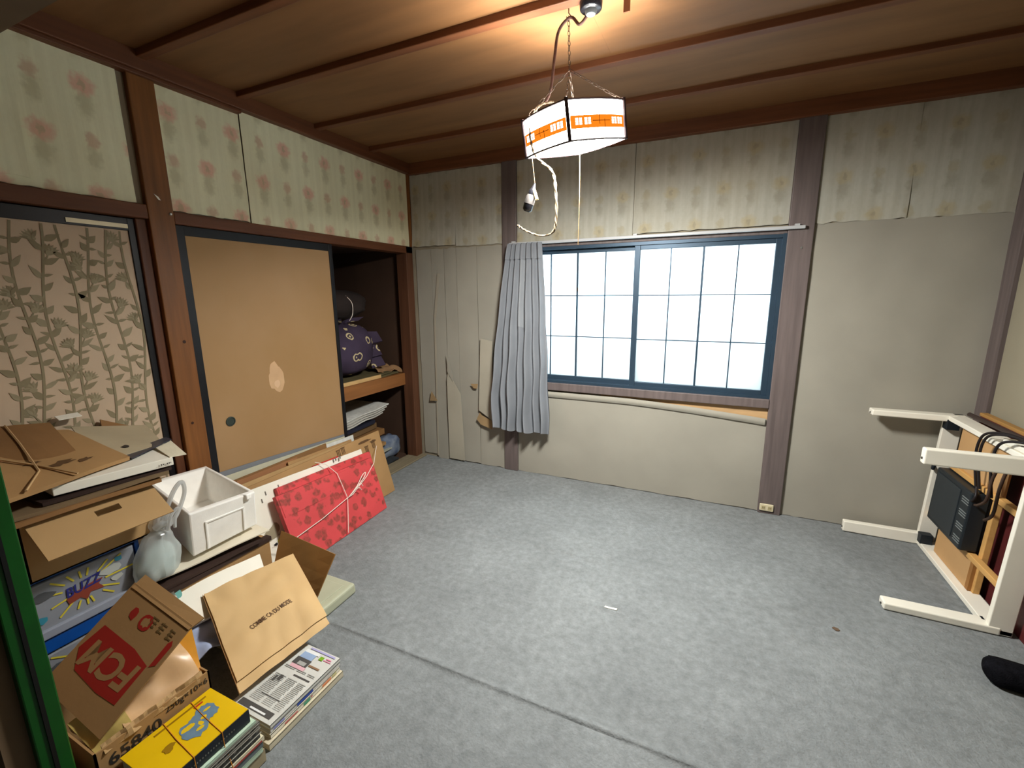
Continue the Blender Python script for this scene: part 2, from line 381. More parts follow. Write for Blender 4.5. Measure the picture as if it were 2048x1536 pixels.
# panel left of the window: paper hanging in strips, some torn
stripx = [0.028, 0.178, 0.30, 0.415, 0.60, 0.827]
for k in range(5):
    sheet_y(stripx[k], stripx[k+1]-0.002, (0.03, 0.0, 0.004, 0.01, 0.004)[k], 1.775, 0.010-0.002*(k % 2), 'paper_strip', white_wall, 0.006, 20+k, curl=(0.004, 0.01, 0.012, 0.004, 0.004)[k])
def torn(pts, y, mt=cream_strip, t=-0.006, tip=0):
    # a loose tongue of paper standing slightly off the wall
    v = [Vector((p[0], y-(0.012 if i >= tip else 0.002), p[1])) for i, p in enumerate(pts)]
    obj('torn_paper', MB().prism(v, (0, 0.0015, 0)), mt, wall_back)
tan = M('torn_backing', (158, 132, 96), 0.85, 0.1, 8)
torn([(0.30, 0.02), (0.455, 0.015), (0.43, 0.60), (0.315, 0.78), (0.30, 0.72)], -0.004, cream_strip)
torn([(0.310, 0.78), (0.36, 0.70), (0.365, 0.74), (0.31, 0.93)], -0.008, white_wall)
torn([(0.12, 0.515), (0.20, 0.522), (0.17, 0.56), (0.14, 0.60)], -0.006, tan)
torn([(0.58, 0.40), (0.62, 0.36), (0.72, 0.33), (0.73, 0.40), (0.63, 0.44), (0.61, 0.46)], -0.010, tan)
torn([(0.53, 0.695), (0.60, 0.70), (0.59, 0.66), (0.56, 0.66)], -0.008, tan)
torn([(0.60, 0.48), (0.73, 0.40), (0.735, 1.05), (0.63, 1.07)], -0.006, cream_strip)
obj('paper_tape', MB().prism([(0.165, -0.001, 0.02), (0.177, -0.001, 0.02), (0.205, -0.001, 1.20), (0.26, -0.001, 1.58), (0.235, -0.001, 1.58), (0.185, -0.001, 1.22)], (0, 0.002, 0)), M('pale_tape', (166, 158, 142), 0.5, 0.05), wall_back)

# right wall and the near wall with its doorway
wall_right = struct('wall_right', MB().box(3.64, 3.76, -4.75, 0.06, -0.05, 2.5), M('right_paper', (154, 147, 127), 0.85, 0.06, 2.5, bump=0.1, bscale=25), 'plain beige right wall behind the upturned table')
wf = MB(); wf.box(-0.10, 0.93, YN-0.10, YN-0.005, -0.05, 2.45); wf.box(0.93, 3.72, YN-0.10, YN+0.04, 1.83, 2.45); wf.box(3.4, 3.72, YN-0.10, YN, 0, 1.83)
wf.box(-0.05, 0.93, YN-0.005, YN+0.04, 1.83, 2.45)
wall_front = struct('wall_front', wf, M('near_wall', (112, 92, 70), 0.85), 'near wall and header over the doorway')
wn = MB(); wn.box(-0.14, 3.76, -4.72, -4.6, -0.05, 2.5)
struct('wall_near_room', wn, M('hall_wall', (120, 112, 98), 0.9), 'wall of the adjoining room behind the viewer')
green = M('green_paint', (8, 74, 16), 0.4, 0.15, 12)
jb = MB(); jb.box(0.928, 0.952, YN-0.056, YN, 0.0, 1.83)
jamb = struct('trim_1', jb, green, 'green painted door jamb with a black rubber strip', bevel=0.003)
obj('rubber_strip', MB().box(0.950, 0.956, YN-0.034, YN-0.026, 0.0, 1.83), M('black_rubber', (10, 10, 10), 0.6), jamb)

# posts, lintels, mouldings
def trim(n, label, b, mt, bevel=0.004): return struct('trim_%d' % n, MB().box(*b), mt, label, bevel=bevel)
main_post = trim(2, 'reddish wooden post between the two closet doors', (-0.10, 0.004, -1.895, -1.790, 0.0, 2.36), wood_red)
obj('knot', MB().lathe((0.004, -1.83, 1.20), [(0.008, 0.0), (0.007, 0.001)], 10, 'x'), M('knot', (58, 32, 18), 0.6), main_post)
obj('knot', MB().lathe((0.004, -1.85, 0.80), [(0.007, 0.0), (0.006, 0.001)], 10, 'x'), M('knot', (58, 32, 18), 0.6), main_post)
obj('nail_head', MB().lathe((0.004, -1.805, 1.785), [(0.006, 0.0), (0.007, 0.002), (0.004, 0.006)], 12, 'x'), M('steel', (190, 190, 185), 0.3, 0.05, metal=0.8), main_post)
obj('paper_scrap', MB().prism([(0.006, -1.862, 1.862), (0.006, -1.848, 1.840), (0.006, -1.838, 1.838), (0.006, -1.846, 1.852)], (0.001, 0, 0)), paper_w, main_post)
trim(3, 'corner post at the left end of the back wall', (-0.10, 0.002, -0.085, 0.0, 0.0, 1.80), M('corner_wood', (92, 60, 42), 0.5, 0.2, 3, (14, 14, 0.8), 0.15, 60, world=True))
trim(4, 'narrow upper corner post between the two papered walls', (-0.10, 0.003, -0.018, 0.006, 1.80, 2.36), wood_red)
trim(5, 'lintel beam above the tan sliding door', (-0.10, 0.002, -1.790, -0.0, 1.745, 1.800), wood_beam)
trim(6, 'lintel beam above the leaf patterned door', (-0.10, 0.002, YN, -1.895, 1.752, 1.812), wood_beam)
trim(7, 'jamb strip beside the leaf patterned door', (-0.10, -0.02, -1.938, -1.895, 0.0, 1.752), M('jamb_wood', (92, 54, 32), 0.5, 0.2, 3, (14, 14, 0.8), world=True))
trim(8, 'ceiling moulding along the left wall', (-0.03, 0.030, YN, 0.01, 2.352, 2.436), wood_beam)
trim(9, 'lower ceiling moulding over the main post', (-0.03, 0.020, YN, -1.400, 2.335, 2.353), wood_beam)
trim(10, 'ceiling moulding along the back wall', (0.0, 3.66, -0.030, 0.018, 2.345, 2.436), wood_beamx)
trim(11, 'post left of the window, behind the curtain', (0.828, 0.943, -0.010, 0.06, 0.0, 2.36), wood_back)
p2 = trim(12, 'wide post right of the window', (2.660, 2.787, -0.014, 0.10, 0.0, 2.36), wood_back)
obj('nail_head', MB().lathe((2.735, -0.014, 1.66), [(0.006, 0.0), (0.006, -0.003)], 10, 'y'), M('steel', (190, 190, 185), 0.3, 0.05, metal=0.8), p2)
trim(13, 'corner post between the back and right walls', (3.618, 3.70, -0.085, 0.02, 0.0, 2.36), wood_back)
trim(14, 'wooden window sill under the panes', (0.943, 2.660, -0.020, 0.10, 0.700, 0.757), wood_back)
trim(15, 'worn wooden track along the closet threshold', (-0.10, 0.050, -1.79, 0.0, 0.0, 0.014), M('track_wood', (128, 118, 96), 0.7, 0.15, 4, (12, 0.8, 12)))
trim(16, 'wooden head board over the window', (0.943, 2.660, -0.004, 0.10, 1.742, 1.785), wood_back)

# closet interior
wc = MB()
wc.box(-0.95, -0.90, -1.95, 0.02, 0, 1.8); wc.box(-0.95, -0.10, -0.03, 0.02, 0, 1.8); wc.box(-0.95, -0.10, -1.95, -1.90, 0, 1.8)
wc.box(-0.95, -0.10, -1.95, 0.02, 1.78, 1.82); wc.box(-0.95, -0.10, -1.95, 0.02, -0.05, 0.0)
struct('wall_closet', wc, dark_in, 'dark board lining inside the open closet')
shelf = thing('closet_shelf', 'wooden shelf halfway up inside the open closet', 'shelf', (-0.45, -0.95, 0.66))
obj('front_rail', MB().box(-0.125, -0.080, -1.79, -0.032, 0.655, 0.757), M('shelf_wood', (140, 92, 52), 0.5, 0.15, 3, (10, 0.8, 10), world=True), shelf, bevel=0.004)
obj('shelf_board', MB().box(-0.895, -0.125, -1.89, -0.032, 0.735, 0.757), M('shelf_ply', (126, 92, 58), 0.7, 0.1), shelf)

# ------------------------------------------------------------------ doors
def door(n, label, y0, y1, z0, z1, x, mt, rail, stile0, stile1, brail=0.03):
    d = bpy.data.objects.new('door_%d' % n, None); d.location = (x, (y0+y1)/2, z0); d['kind'] = 'structure'; d['label'] = label; C.objects.link(d)
    obj('panel', MB().box(x-0.018, x-0.005, y0+0.005, y1-0.005, z0+0.005, z1-0.005), mt, d)
    obj('top_rail', MB().box(x-0.022, x, y0, y1, z1-rail, z1), black_lacquer, d, bevel=0.002)
    obj('bottom_rail', MB().box(x-0.022, x, y0, y1, z0, z0+brail), black_lacquer, d, bevel=0.002)
    if stile0: obj('stile', MB().box(x-0.022, x+0.001, y0, y0+stile0, z0, z1), black_lacquer, d, bevel=0.002)
    if stile1: obj('stile', MB().box(x-0.022, x+0.001, y1-stile1, y1, z0, z1), black_lacquer, d, bevel=0.002)
    return d
d1 = door(1, 'tan papered sliding closet door in a black frame', -1.789, -0.835, 0.016, 1.744, -0.022, fusuma_m, 0.045, 0.048, 0.028)
obj('door_pull', MB().lathe((-0.026, -1.645, 0.750), [(0.026, 0.0), (0.026, 0.003), (0.021, 0.004), (0.019, 0.001), (0.001, 0.0005)], 24, 'x'), M('pull_metal', (70, 78, 72), 0.4, 0.1, metal=0.6), d1, smooth=True)
stain = Face((-0.0268, -1.34, 0.93), (0, 1, 0), (0, 0, 1))
stain.poly(blob_pts(0, 0.0, 0.052, 0.075, 18, 0.16, 3), 0).poly(blob_pts(-0.012, 0.055, 0.032, 0.05, 14, 0.12, 4), 0).poly(blob_pts(-0.002, -0.03, 0.018, 0.022, 12, 0.2, 5), 1)
obj('glue_stain', stain.mb, [M('stain_a', (204, 166, 126), 0.7, 0.08, 12), M('stain_b', (216, 180, 142), 0.7, 0.05)], d1)
door(3, 'second closet door slid behind the tan one', -1.78, -0.86, 0.016, 1.744, -0.052, fusuma_m, 0.045, 0.03, 0.03)
leaf_base = M('patterned_door_paper', (196, 172, 146), 0.75, 0.05, 3, world=True)
d2 = door(2, 'sliding door papered with grey-green climbing leaves, black frame', YN, -1.938, 0.016, 1.748, -0.034, leaf_base, 0.052, 0.0, 0.026)
obj('metal_strip', MB().box(-0.034, -0.030, -2.17, -1.965, 1.705, 1.722), M('brushed_steel', (150, 140, 116), 0.35, 0.1, metal=0.7), d2)
# printed climbing stems on the door paper
R = random.Random(11)
vn = Face((-0.0388, 0, 0), (0, 1, 0), (0, 0, 1)); vn.mb.m = 0
LAYER = [0]
def vp(pts, mi):
    LAYER[0] = (LAYER[0]+1) % 40
    vn.mb.m = mi; vn.mb.poly([Vector((-0.0388+0.0006+0.00004*LAYER[0], u, v)) for u, v in pts])
def leaf(u, v, ang, ln, wd, mi):
    pts = []
    for t, w_ in ((0, 0.05), (0.15, 0.6), (0.35, 1.0), (0.6, 0.8), (0.85, 0.3), (1.0, 0.0)): pts.append((t*ln, w_*wd/2))
    pts = pts+[(a, -b_) for a, b_ in reversed(pts[:-1])]
    ca, sa = math.cos(ang), math.sin(ang)
    vp([(u+a*ca-b_*sa, v+a*sa+b_*ca) for a, b_ in pts], mi)
for s_ in range(11):
    y0 = -1.985-0.070*s_; ph = R.uniform(0, 6)
    cx = lambda z: y0+0.016*math.sin(z*9+ph)+0.030*(z-1.4)*(0.3+0.1*s_)
    z = 0.45
    while z < 1.685:
        z2 = min(1.69, z+0.03); wd = 0.0042
        if max(cx(z), cx(z2)) < -1.966: vp([(cx(z)-wd, z), (cx(z)+wd, z), (cx(z2)+wd, z2), (cx(z2)-wd, z2)], 0)
        z = z2
    z = 0.47+R.uniform(0, 0.04); side = 1
    while z < 1.64:
        u = cx(z)
        def ok(a, ln): return u+math.cos(a)*ln < -1.966 and z+math.sin(a)*ln < 1.69
        a = math.pi/2-side*R.uniform(0.5, 1.1); ln = R.uniform(0.04, 0.062)
        if ok(a, ln): leaf(u, z, a, ln, R.uniform(0.018, 0.028), R.choice((0, 0, 1)))
        if R.random() < 0.55:
            a = math.pi/2+side*R.uniform(0.9, 1.7); ln = R.uniform(0.025, 0.04)
            if ok(a, ln): leaf(u, z+0.012, a, ln, 0.012, 0)
        if R.random() < 0.22 and ok(math.pi/2-side*0.5, 0.09):
            a = math.pi/2-side*0.5; fu, fv = u+math.cos(a)*0.05, z+math.sin(a)*0.05
            leaf(u, z, a, 0.055, 0.006, 0)
            if fu < -1.99 and fv < 1.66:
                for q in range(7): leaf(fu, fv, a+(q-3)*0.33, 0.036, 0.012, q % 2)
                vp([(fu+0.012*math.cos(t), fv+0.010*math.sin(t)) for t in [k*math.pi/4 for k in range(8)]], 1)
        z += R.uniform(0.034, 0.058); side = -side
obj('leaf_print', vn.mb, [M('vine_a', (138, 126, 98), 0.75, 0.08, 20), M('vine_b', (152, 140, 112), 0.75, 0.08, 20)], d2)

# ------------------------------------------------------------------ window
alu = M('blue_black_aluminium', (52, 70, 86), 0.4, 0.08, metal=0.3)
glass = frosted('frosted_glass', (238, 246, 246), 0.04)
win = bpy.data.objects.new('window_1', None); win.location = (1.8, 0.05, 0.757); win['kind'] = 'structure'; win['label'] = 'two-sash sliding window of frosted panes in a blue-black frame'; C.objects.link(win)
fr = MB(); fr.box(0.965, 2.640, 0.0, 0.10, 1.722, 1.745); fr.box(0.965, 2.640, -0.004, 0.10, 0.757, 0.775)
fr.box(0.943, 0.965, 0.0, 0.10, 0.757, 1.745); fr.box(2.640, 2.662, -0.004, 0.10, 0.757, 1.745)
obj('window_frame', fr, alu, win)
def sash(x0, x1, z0, z1, y, st):
    s_ = MB(); s_.box(x0, x0+st[0], y, y+0.026, z0, z1); s_.box(x1-st[1], x1, y, y+0.026, z0, z1)
    s_.box(x0+st[0], x1-st[1], y+0.001, y+0.025, z0, z0+0.034); s_.box(x0+st[0], x1-st[1], y+0.001, y+0.025, z1-0.030, z1)
    o = obj('sash', s_, alu, win, bevel=0.002)
    a, b_ = x0+st[0], x1-st[1]; zz0, zz1 = z0+0.034, z1-0.030
    for k in range(1, 4):
        x = a+(b_-a)*k/4; wd = 0.006 if k == 2 else 0.0035
        obj('muntin', MB().box(x-wd, x+wd, y+0.004, y+0.016, zz0, zz1), alu, o)
    for k in range(1, 3):
        z = zz0+(zz1-zz0)*k/3
        obj('muntin', MB().box(a, b_, y+0.005, y+0.015, z-0.003, z+0.003), alu, o)
    for i in range(4):
        for j in range(3):
            obj('pane', MB().box(a+(b_-a)*i/4, a+(b_-a)*(i+1)/4, y+0.016, y+0.020, zz0+(zz1-zz0)*j/3, zz0+(zz1-zz0)*(j+1)/3), glass, o)
sash(0.962, 1.830, 0.772, 1.724, 0.050, (0.03, 0.036))
sash(1.795, 2.645, 0.770, 1.724, 0.014, (0.036, 0.036))
ltch = MB().box(1.395, 1.403, 0.044, 0.052, 1.43, 1.455); obj('latch_tab', ltch, M('dark_tab', (60, 50, 40), 0.5), win)
# outside: unseen wall and eave, added and shaped to dim the panes
ext = MB(); ext.box(0.0, 3.8, 0.55, 0.62, -0.5, 1.12); ext.box(0.0, 3.8, 0.14, 0.50, 1.95, 2.0)
ext.box(0.2, 3.6, 0.14, 1.0, -0.5, -0.4)
struct('wall_outside_added', ext, M('outside_render', (128, 132, 130), 0.9), 'unseen low wall and eave added outside to dim the window')

# ------------------------------------------------------------------ curtain and rail
rail = thing('curtain_rail', 'pale metal curtain rail above the window', 'curtain rail', (1.83, -0.04, 1.76))
obj('track', MB().box(0.90, 2.74, -0.045, -0.022, 1.762, 1.780), M('rail_white', (188, 190, 192), 0.4, 0.05), rail, bevel=0.003)
for x in (0.93, 1.8, 2.70): obj('bracket', MB().box(x-0.012, x+0.012, -0.040, -0.004, 1.776, 1.790), M('rail_white'), rail)
cm = M('grey_blue_curtain', (134, 138, 144), 0.8, 0.05, 10, bump=0.2, bscale=350, spec=0.1)
cur = thing('curtain', 'grey-blue pleated curtain gathered at the left end of the window', 'curtain', (1.03, -0.07, 0.39))
def cfn(u, v):
    # v 0 top .. 1 bottom
    l = 0.900+(0.765-0.900)*min(1, v*1.25)**0.8; r = 1.164+(1.245-1.164)*v**0.9
    x = l+(r-l)*u; a = 0.010+0.026*v
    y = -0.062-0.02*v-a*math.sin(u*2*math.pi*7+0.8*math.sin(3*v+u*4))-0.5*a*math.sin(u*2*math.pi*3.2+1+v)
    y -= 0.03*v*math.sin(math.pi*u)
    y = min(y, -0.030 if v < 0.05 else -0.024)
    z = 1.772-(1.772-0.375)*v+0.012*math.sin(u*2*math.pi*7)*v
    if v < 0.08: z += 0.0
    return (x+0.006*math.sin(20*v+u*9)*v, y, z)
obj('cloth', MB().grid(lambda u, v: cfn(u, 1-v), 120, 40, 0.0), cm, cur, smooth=True)
def hfn(u, v):
    p = cfn(u, 0.005+0.075*(1-v)); return (p[0], p[1]-0.004-0.006*abs(math.sin(u*math.pi*9)), p[2])
obj('heading_pleats', MB().grid(hfn, 120, 4), cm, cur, smooth=True)
def patch(u, v):
    p = cfn(0.42+0.18*u, 0.06+0.37*(1-v)); return (p[0], p[1]-0.003, p[2])
obj('paler_patch', MB().grid(patch, 24, 12), M('paler_cloth', (146, 150, 155), 0.8, 0.05, 10), cur, smooth=True)  # paler patch over the upper middle of the cloth

# ------------------------------------------------------------------ pendant lamp
white_p = emis('lamp_white', (1.0, 0.985, 0.93), LAMP*0.055)
diff_p = emis('lamp_diffuser', (1.0, 0.985, 0.93), LAMP)
orange_p = emis('lamp_orange', (1.0, 0.22, 0.012), 1.0)
motif_p = emis('lamp_motif', (1.0, 0.97, 0.9), 3.0)
bar_m = M('lamp_bar', (66, 50, 52), 0.5, 0.05)
LC = Vector((1.781, -1.334, 1.956)); s_, h_ = 0.187, 0.126
def lamp_rot():
    a, b_, c_ = 4.899, 0.104, 0.167
    return Matrix.Rotation(a, 3, 'Z') @ Matrix.Rotation(b_, 3, 'X') @ Matrix.Rotation(c_, 3, 'Y')
RL = lamp_rot()
def LP(p): return LC+RL @ Vector(p)
lamp = thing('pendant_lamp', 'lit square pendant lamp of white panels with orange bands, hung by chain', 'lamp', tuple(LC))
cor = [Vector((s_*math.cos(k*math.pi/2), s_*math.sin(k*math.pi/2), 0)) for k in range(4)]
def side_pt(k, t, z):
    a, b_ = cor[k], cor[(k+1) % 4]; mid = (a+b_).normalized()
    return LP(a*(1-t)+b_*t+mid*0.018*4*t*(1-t)*0.9+Vector((0, 0, z)))
for k in range(4):
    pn = obj('shade_panel', MB().grid(lambda u, v: side_pt(k, u, h_*(1-v)), 10, 4), white_p, lamp, smooth=True)
    def bandpt(u, z, off=0.0015):
        p = side_pt(k, u, z); c = LP((0, 0, z)); return p+(p-c).normalized()*off
    obj('orange_band', MB().grid(lambda u, v: bandpt(0.03+0.94*u, 0.036+0.040*(1-v)), 12, 1), orange_p, pn, smooth=True)
    mt = MB()
    for uu in (0.12, 0.175, 0.255, 0.31, 0.72, 0.775, 0.84, 0.895):
        for dz in (0.050, 0.0575, 0.065):
            mt.grid(lambda u, v: bandpt(uu-0.02+0.04*u, dz-0.003+0.006*(1-v), 0.003), 1, 1)
    obj('band_motif', mt, motif_p, pn)
    ln = MB()
    ln.grid(lambda u, v: bandpt(0.36+0.30*u, 0.0565+0.0018*(1-v), 0.0035), 6, 1)
    ln.grid(lambda u, v: bandpt(0.47+0.008*u, 0.046+0.034*(1-v), 0.0035), 1, 1)
    ln.grid(lambda u, v: bandpt(0.56+0.008*u, 0.0+0.062*(1-v), 0.0035), 1, 1)
    obj('band_lines', ln, M('band_brown', (120, 60, 20), 0.6), pn)
    obj('corner_bar', MB().tube([LP(cor[k]*1.012+Vector((0, 0, -0.003))), LP(cor[k]*1.012+Vector((0, 0, h_+0.006)))], 0.007, 6), bar_m, lamp)
    obj('rim_bar', MB().tube([bandpt(t/8, 0.0, 0.002) for t in range(9)], 0.0036, 5), bar_m, lamp)
    obj('rim_bar', MB().tube([bandpt(t/8, h_, 0.002) for t in range(9)], 0.0034, 5), bar_m, lamp)
pts = [side_pt(k, t/6, 0.002) for k in range(4) for t in range(6)]
cpt = LP((0, 0, -0.012)); dm = MB(); dm.add(pts+[cpt], [(i, len(pts), (i+1) % len(pts)) for i in range(len(pts))])
obj('diffuser', dm, diff_p, lamp, smooth=True)
obj('ring_tube', MB().tube([LP((0.075*math.cos(a), 0.075*math.sin(a), 0.085)) for a in [k*math.pi/10 for k in range(20)]], 0.011, 8, True), emis('tube_light', (1.0, 0.96, 0.9), LAMP*0.15), lamp, smooth=True)
obj('added_light_shield', MB().lathe(LP((0, 0, 0.100)), [(0.118, -0.012), (0.10, 0.0), (0.012, 0.004), (0.004, 0.010)], 24), M('white_enamel', (220, 218, 210), 0.4), lamp, smooth=True)  # unseen disc added to keep the diffuser glow off the ceiling
hook = Vector((1.752, -1.345, 2.398))
chain_m = M('dark_chain', (70, 56, 46), 0.45, 0.1, metal=0.5)
def chain(a, b_, par, n):
    a, b_ = Vector(a), Vector(b_); mb = MB(); d = (b_-a)/n; t = d.normalized(); e = t.orthogonal().normalized(); g = t.cross(e)
    for i in range(n):
        c = a+d*(i+0.5); w1 = e if i % 2 else g; hl = d.length*0.62
        mb.tube([c+t*hl*math.cos(q)+w1*0.0045*math.sin(q) for q in [k*math.pi/4 for k in range(8)]], 0.0013, 4, True)
    obj('chain', mb, chain_m, par)
jn = Vector((1.757, -1.342, 2.225))
chain(hook, jn, lamp, 11)
for k in range(4): chain(jn, LP(cor[k]*0.96+Vector((0, 0, h_+0.002))), lamp, 9)
obj('ceiling_hook', MB().tube([hook+Vector((0, 0, 0.035)), hook+Vector((0, 0, 0.010)), hook+Vector((0.008, 0, 0)), hook+Vector((0, 0, -0.008)), hook+Vector((-0.008, 0, 0))], 0.002, 6), chain_m, lamp)
pc = LP((0.02, 0.02, -0.01)); pc2 = Vector((pc.x, pc.y, 1.60))
obj('pull_cord', MB().tube([pc, (pc+pc2)/2+Vector((0.002, 0, 0)), pc2], 0.0014, 5), M('cord_tan', (130, 104, 70), 0.6), lamp)
obj('supply_cord', MB().tube(smooth_path([(1.835, -1.375, 2.375), (1.80, -1.365, 2.352), (1.762, -1.350, 2.39), (1.715, -1.345, 2.36), (1.700, -1.345, 2.28), (1.685, -1.345, 2.17), (1.66, -1.345, 2.125)]), 0.0055, 7), M('brown_cord', (74, 48, 40), 0.6, 0.25, 80), lamp, smooth=True)

soc = thing('ceiling_socket', 'black round light socket fixed under the ceiling batten', 'ceiling socket', (1.845, -1.385, 2.40))
obj('body', MB().lathe((1.845, -1.385, 2.375), [(0.034, 0.0), (0.038, 0.004), (0.040, 0.03), (0.046, 0.055)], 24), M('bakelite', (24, 24, 28), 0.25, 0.1, spec=0.5), soc, smooth=True)
obj('collar', MB().lathe((1.845, -1.385, 2.362), [(0.016, 0.0), (0.020, 0.006), (0.022, 0.014)], 16), M('socket_metal', (120, 124, 126), 0.3, metal=0.7), soc, smooth=True)
hk = MB(); hk.box(1.945, 1.967, -1.325, -1.318, 2.375, 2.43)
obj('ceiling_clip', hk, wood_beam, label='small wooden clip on the ceiling right of the black socket', cat='clip')

tw_m = M('twisted_cord', (120, 104, 82), 0.7, 0.3, 120)
fc = thing('twisted_cord', 'twisted beige flex looping down from the lamp', 'cord', (1.64, -1.36, 1.62))
loop = smooth_path([(1.695, -1.345, 2.128), (1.660, -1.40, 2.10), (1.633, -1.42, 2.04), (1.637, -1.42, 1.97), (1.655, -1.41, 1.92), (1.708, -1.385, 1.87), (1.722, -1.38, 1.80), (1.725, -1.38, 1.70), (1.712, -1.38, 1.650), (1.665, -1.38, 1.638), (1.610, -1.38, 1.655), (1.570, -1.38, 1.678), (1.563, -1.38, 1.685)], 8)
for ph in (0, math.pi):
    obj('strand', MB().tube([p+Vector((0.003*math.cos(i*0.9+ph), 0.003*math.sin(i*0.9+ph), 0)) for i, p in enumerate(loop)], 0.0032, 5), tw_m, fc, smooth=True)
hs = thing('hanging_socket', 'old lamp socket with a beige pull tab dangling on a thin string', 'socket', (1.627, -1.36, 1.74))
obj('string', MB().tube([(1.629, -1.415, 2.06), (1.628, -1.40, 1.95), (1.627, -1.36, 1.840)], 0.0012, 5), M('cord_tan'), hs)
dv = Vector((-0.35, 0, -1)).normalized(); o_ = Vector((1.628, -1.36, 1.842))
def along(a, prof, seg=14):
    e = dv.orthogonal().normalized(); g = dv.cross(e); mb = MB(); vs = []; n = len(prof)
    for r_, h in prof: vs += [a+dv*h+e*r_*math.cos(2*math.pi*k/seg)+g*r_*math.sin(2*math.pi*k/seg) for k in range(seg)]
    fs = [(i*seg+k, i*seg+(k+1) % seg, (i+1)*seg+(k+1) % seg, (i+1)*seg+k) for i in range(n-1) for k in range(seg)]
    return mb.add(vs, fs+[tuple(reversed(range(seg))), tuple(range((n-1)*seg, n*seg))])
obj('cap', along(o_, [(0.003, 0), (0.009, 0.02), (0.015, 0.03), (0.015, 0.045)]), M('bakelite'), hs, smooth=True)
obj('shell', along(o_+dv*0.045, [(0.016, 0), (0.020, 0.010), (0.021, 0.035)]), M('dusty_metal', (84, 80, 78), 0.5, 0.2, 40, metal=0.3), hs, smooth=True)
obj('screw_cap', along(o_+dv*0.080, [(0.020, 0), (0.019, 0.022), (0.012, 0.030)]), M('bakelite'), hs, smooth=True)
obj('pull_tab', MB().obox((1.634, -1.372, 1.775), (0.010, 0, 0.004), (0, 0.012, 0), (-0.014, 0, 0.042)), M('tab_beige', (214, 178, 118), 0.5), hs, bevel=0.002)

# ------------------------------------------------------------------ wall socket
ws = thing('wall_socket', 'cream double socket at the foot of the wide post', 'socket', (2.708, -0.016, 0.030))
obj('cover', MB().box(2.668, 2.748, -0.026, -0.014, 0.022, 0.070), M('cream_plastic', (214, 204, 172), 0.4, 0.03), ws, bevel=0.006, seg=3)
for x in (2.690, 2.726): obj('outlet_face', MB().box(x-0.011, x+0.011, -0.028, -0.0255, 0.034, 0.058), M('outlet_cream', (190, 176, 136), 0.4), ws, bevel=0.001)
for x in (2.690, 2.726):
    for d in (-0.004, 0.004): obj('slot', MB().box(x+d-0.001, x+d+0.001, -0.0288, -0.0275, 0.041, 0.052), ink, ws)

# ------------------------------------------------------------------ closet contents
def furoshiki_mat():
    mt = M('purple_wrapping_cloth', (66, 56, 74), 0.85, 0.15, 8, spec=0.1); nt = mt.node_tree; N = nt.nodes; L = nt.links
    tc = [n for n in N if n.type == 'TEX_COORD'][0]; mx = [n for n in N if n.type == 'MIX'][0]; b = N['Principled BSDF']
    vo = N.new('ShaderNodeTexVoronoi'); vo.inputs['Scale'].default_value = 9.0; L.new(tc.outputs['Object'], vo.inputs['Vector'])
    nz = N.new('ShaderNodeTexNoise'); nz.inputs['Scale'].default_value = 30; L.new(tc.outputs['Object'], nz.inputs['Vector'])
    d = math_node(nt, 'ADD', vo.outputs['Distance'], math_node(nt, 'MULTIPLY', math_node(nt, 'SUBTRACT', nz.outputs[0], 0.5), 0.18))
    r1 = math_node(nt, 'LESS_THAN', math_node(nt, 'ABSOLUTE', math_node(nt, 'SUBTRACT', d, 0.24)), 0.045)
    r2 = math_node(nt, 'LESS_THAN', d, 0.09); f = math_node(nt, 'MAXIMUM', r1, r2)
    m2 = N.new('ShaderNodeMix'); m2.data_type = 'RGBA'; L.new(f, m2.inputs[0]); L.new(mx.outputs[2], m2.inputs[6]); m2.inputs[7].default_value = col((196, 180, 140))
    L.new(m2.outputs[2], b.inputs['Base Color']); return mt
def bundle(mb, c, r, seed, sq=2.6, nu=36, nv=20, amp=0.05):
    c = Vector(c)
    def fn(u, v):
        a = 2*math.pi*u; b_ = math.pi*(v-0.5); f = lambda t: math.copysign(abs(t)**(2/sq), t)
        p = Vector((f(math.cos(b_))*f(math.cos(a)), f(math.cos(b_))*f(math.sin(a)), f(math.sin(b_))))
        k = 1+amp*noise.noise(p*2.2+Vector((seed, 0, 0)))*2+amp*0.6*noise.noise(p*6+Vector((seed, 3, 0)))
        return c+Vector((p.x*r[0], p.y*r[1], p.z*r[2]))*k
    return mb.grid(fn, nu, nv)
fu = thing('wrapped_bundle', 'purple patterned cloth bundle on the closet shelf', 'bundle', (-0.34, -0.55, 0.79))
fm = furoshiki_mat()
obj('cloth_wrap', bundle(MB(), (-0.34, -0.56, 1.00), (0.23, 0.26, 0.205), 3), fm, fu, smooth=True)
for k, (dy, dz, s2) in enumerate(((0.05, 0.05, 1), (-0.05, 0.045, -1))):
    obj('knot_ear', MB().slab((-0.30, -0.56, 1.20), (-0.20, -0.56+dy*2, 1.205+dz*0.3), (-0.17, -0.56+dy*2.6, 1.20+dz), (-0.26, -0.56+dy, 1.19+dz), 0.02, 5, 5, 0.03, k), fm, fu, smooth=True)
for k, (y, z) in enumerate(((-0.31, 0.97), (-0.30, 1.08), (-0.28, 0.88))):
    obj('cloth_fold', MB().slab((-0.20, y-0.06, z-0.05), (-0.14, y+0.03, z-0.03), (-0.18, y+0.02, z+0.05), (-0.24, y-0.05, z+0.05), 0.02, 5, 5, 0.03, k+4), fm, fu, smooth=True)
bl = thing('dark_bundle', 'dark quilt bundle tied with a pale cord above the purple one', 'bundle', (-0.36, -0.56, 1.20))
obj('quilt', bundle(MB(), (-0.40, -0.58, 1.345), (0.26, 0.29, 0.115), 9), M('dark_quilt', (44, 36, 34), 0.9, 0.2, 10), bl, smooth=True)
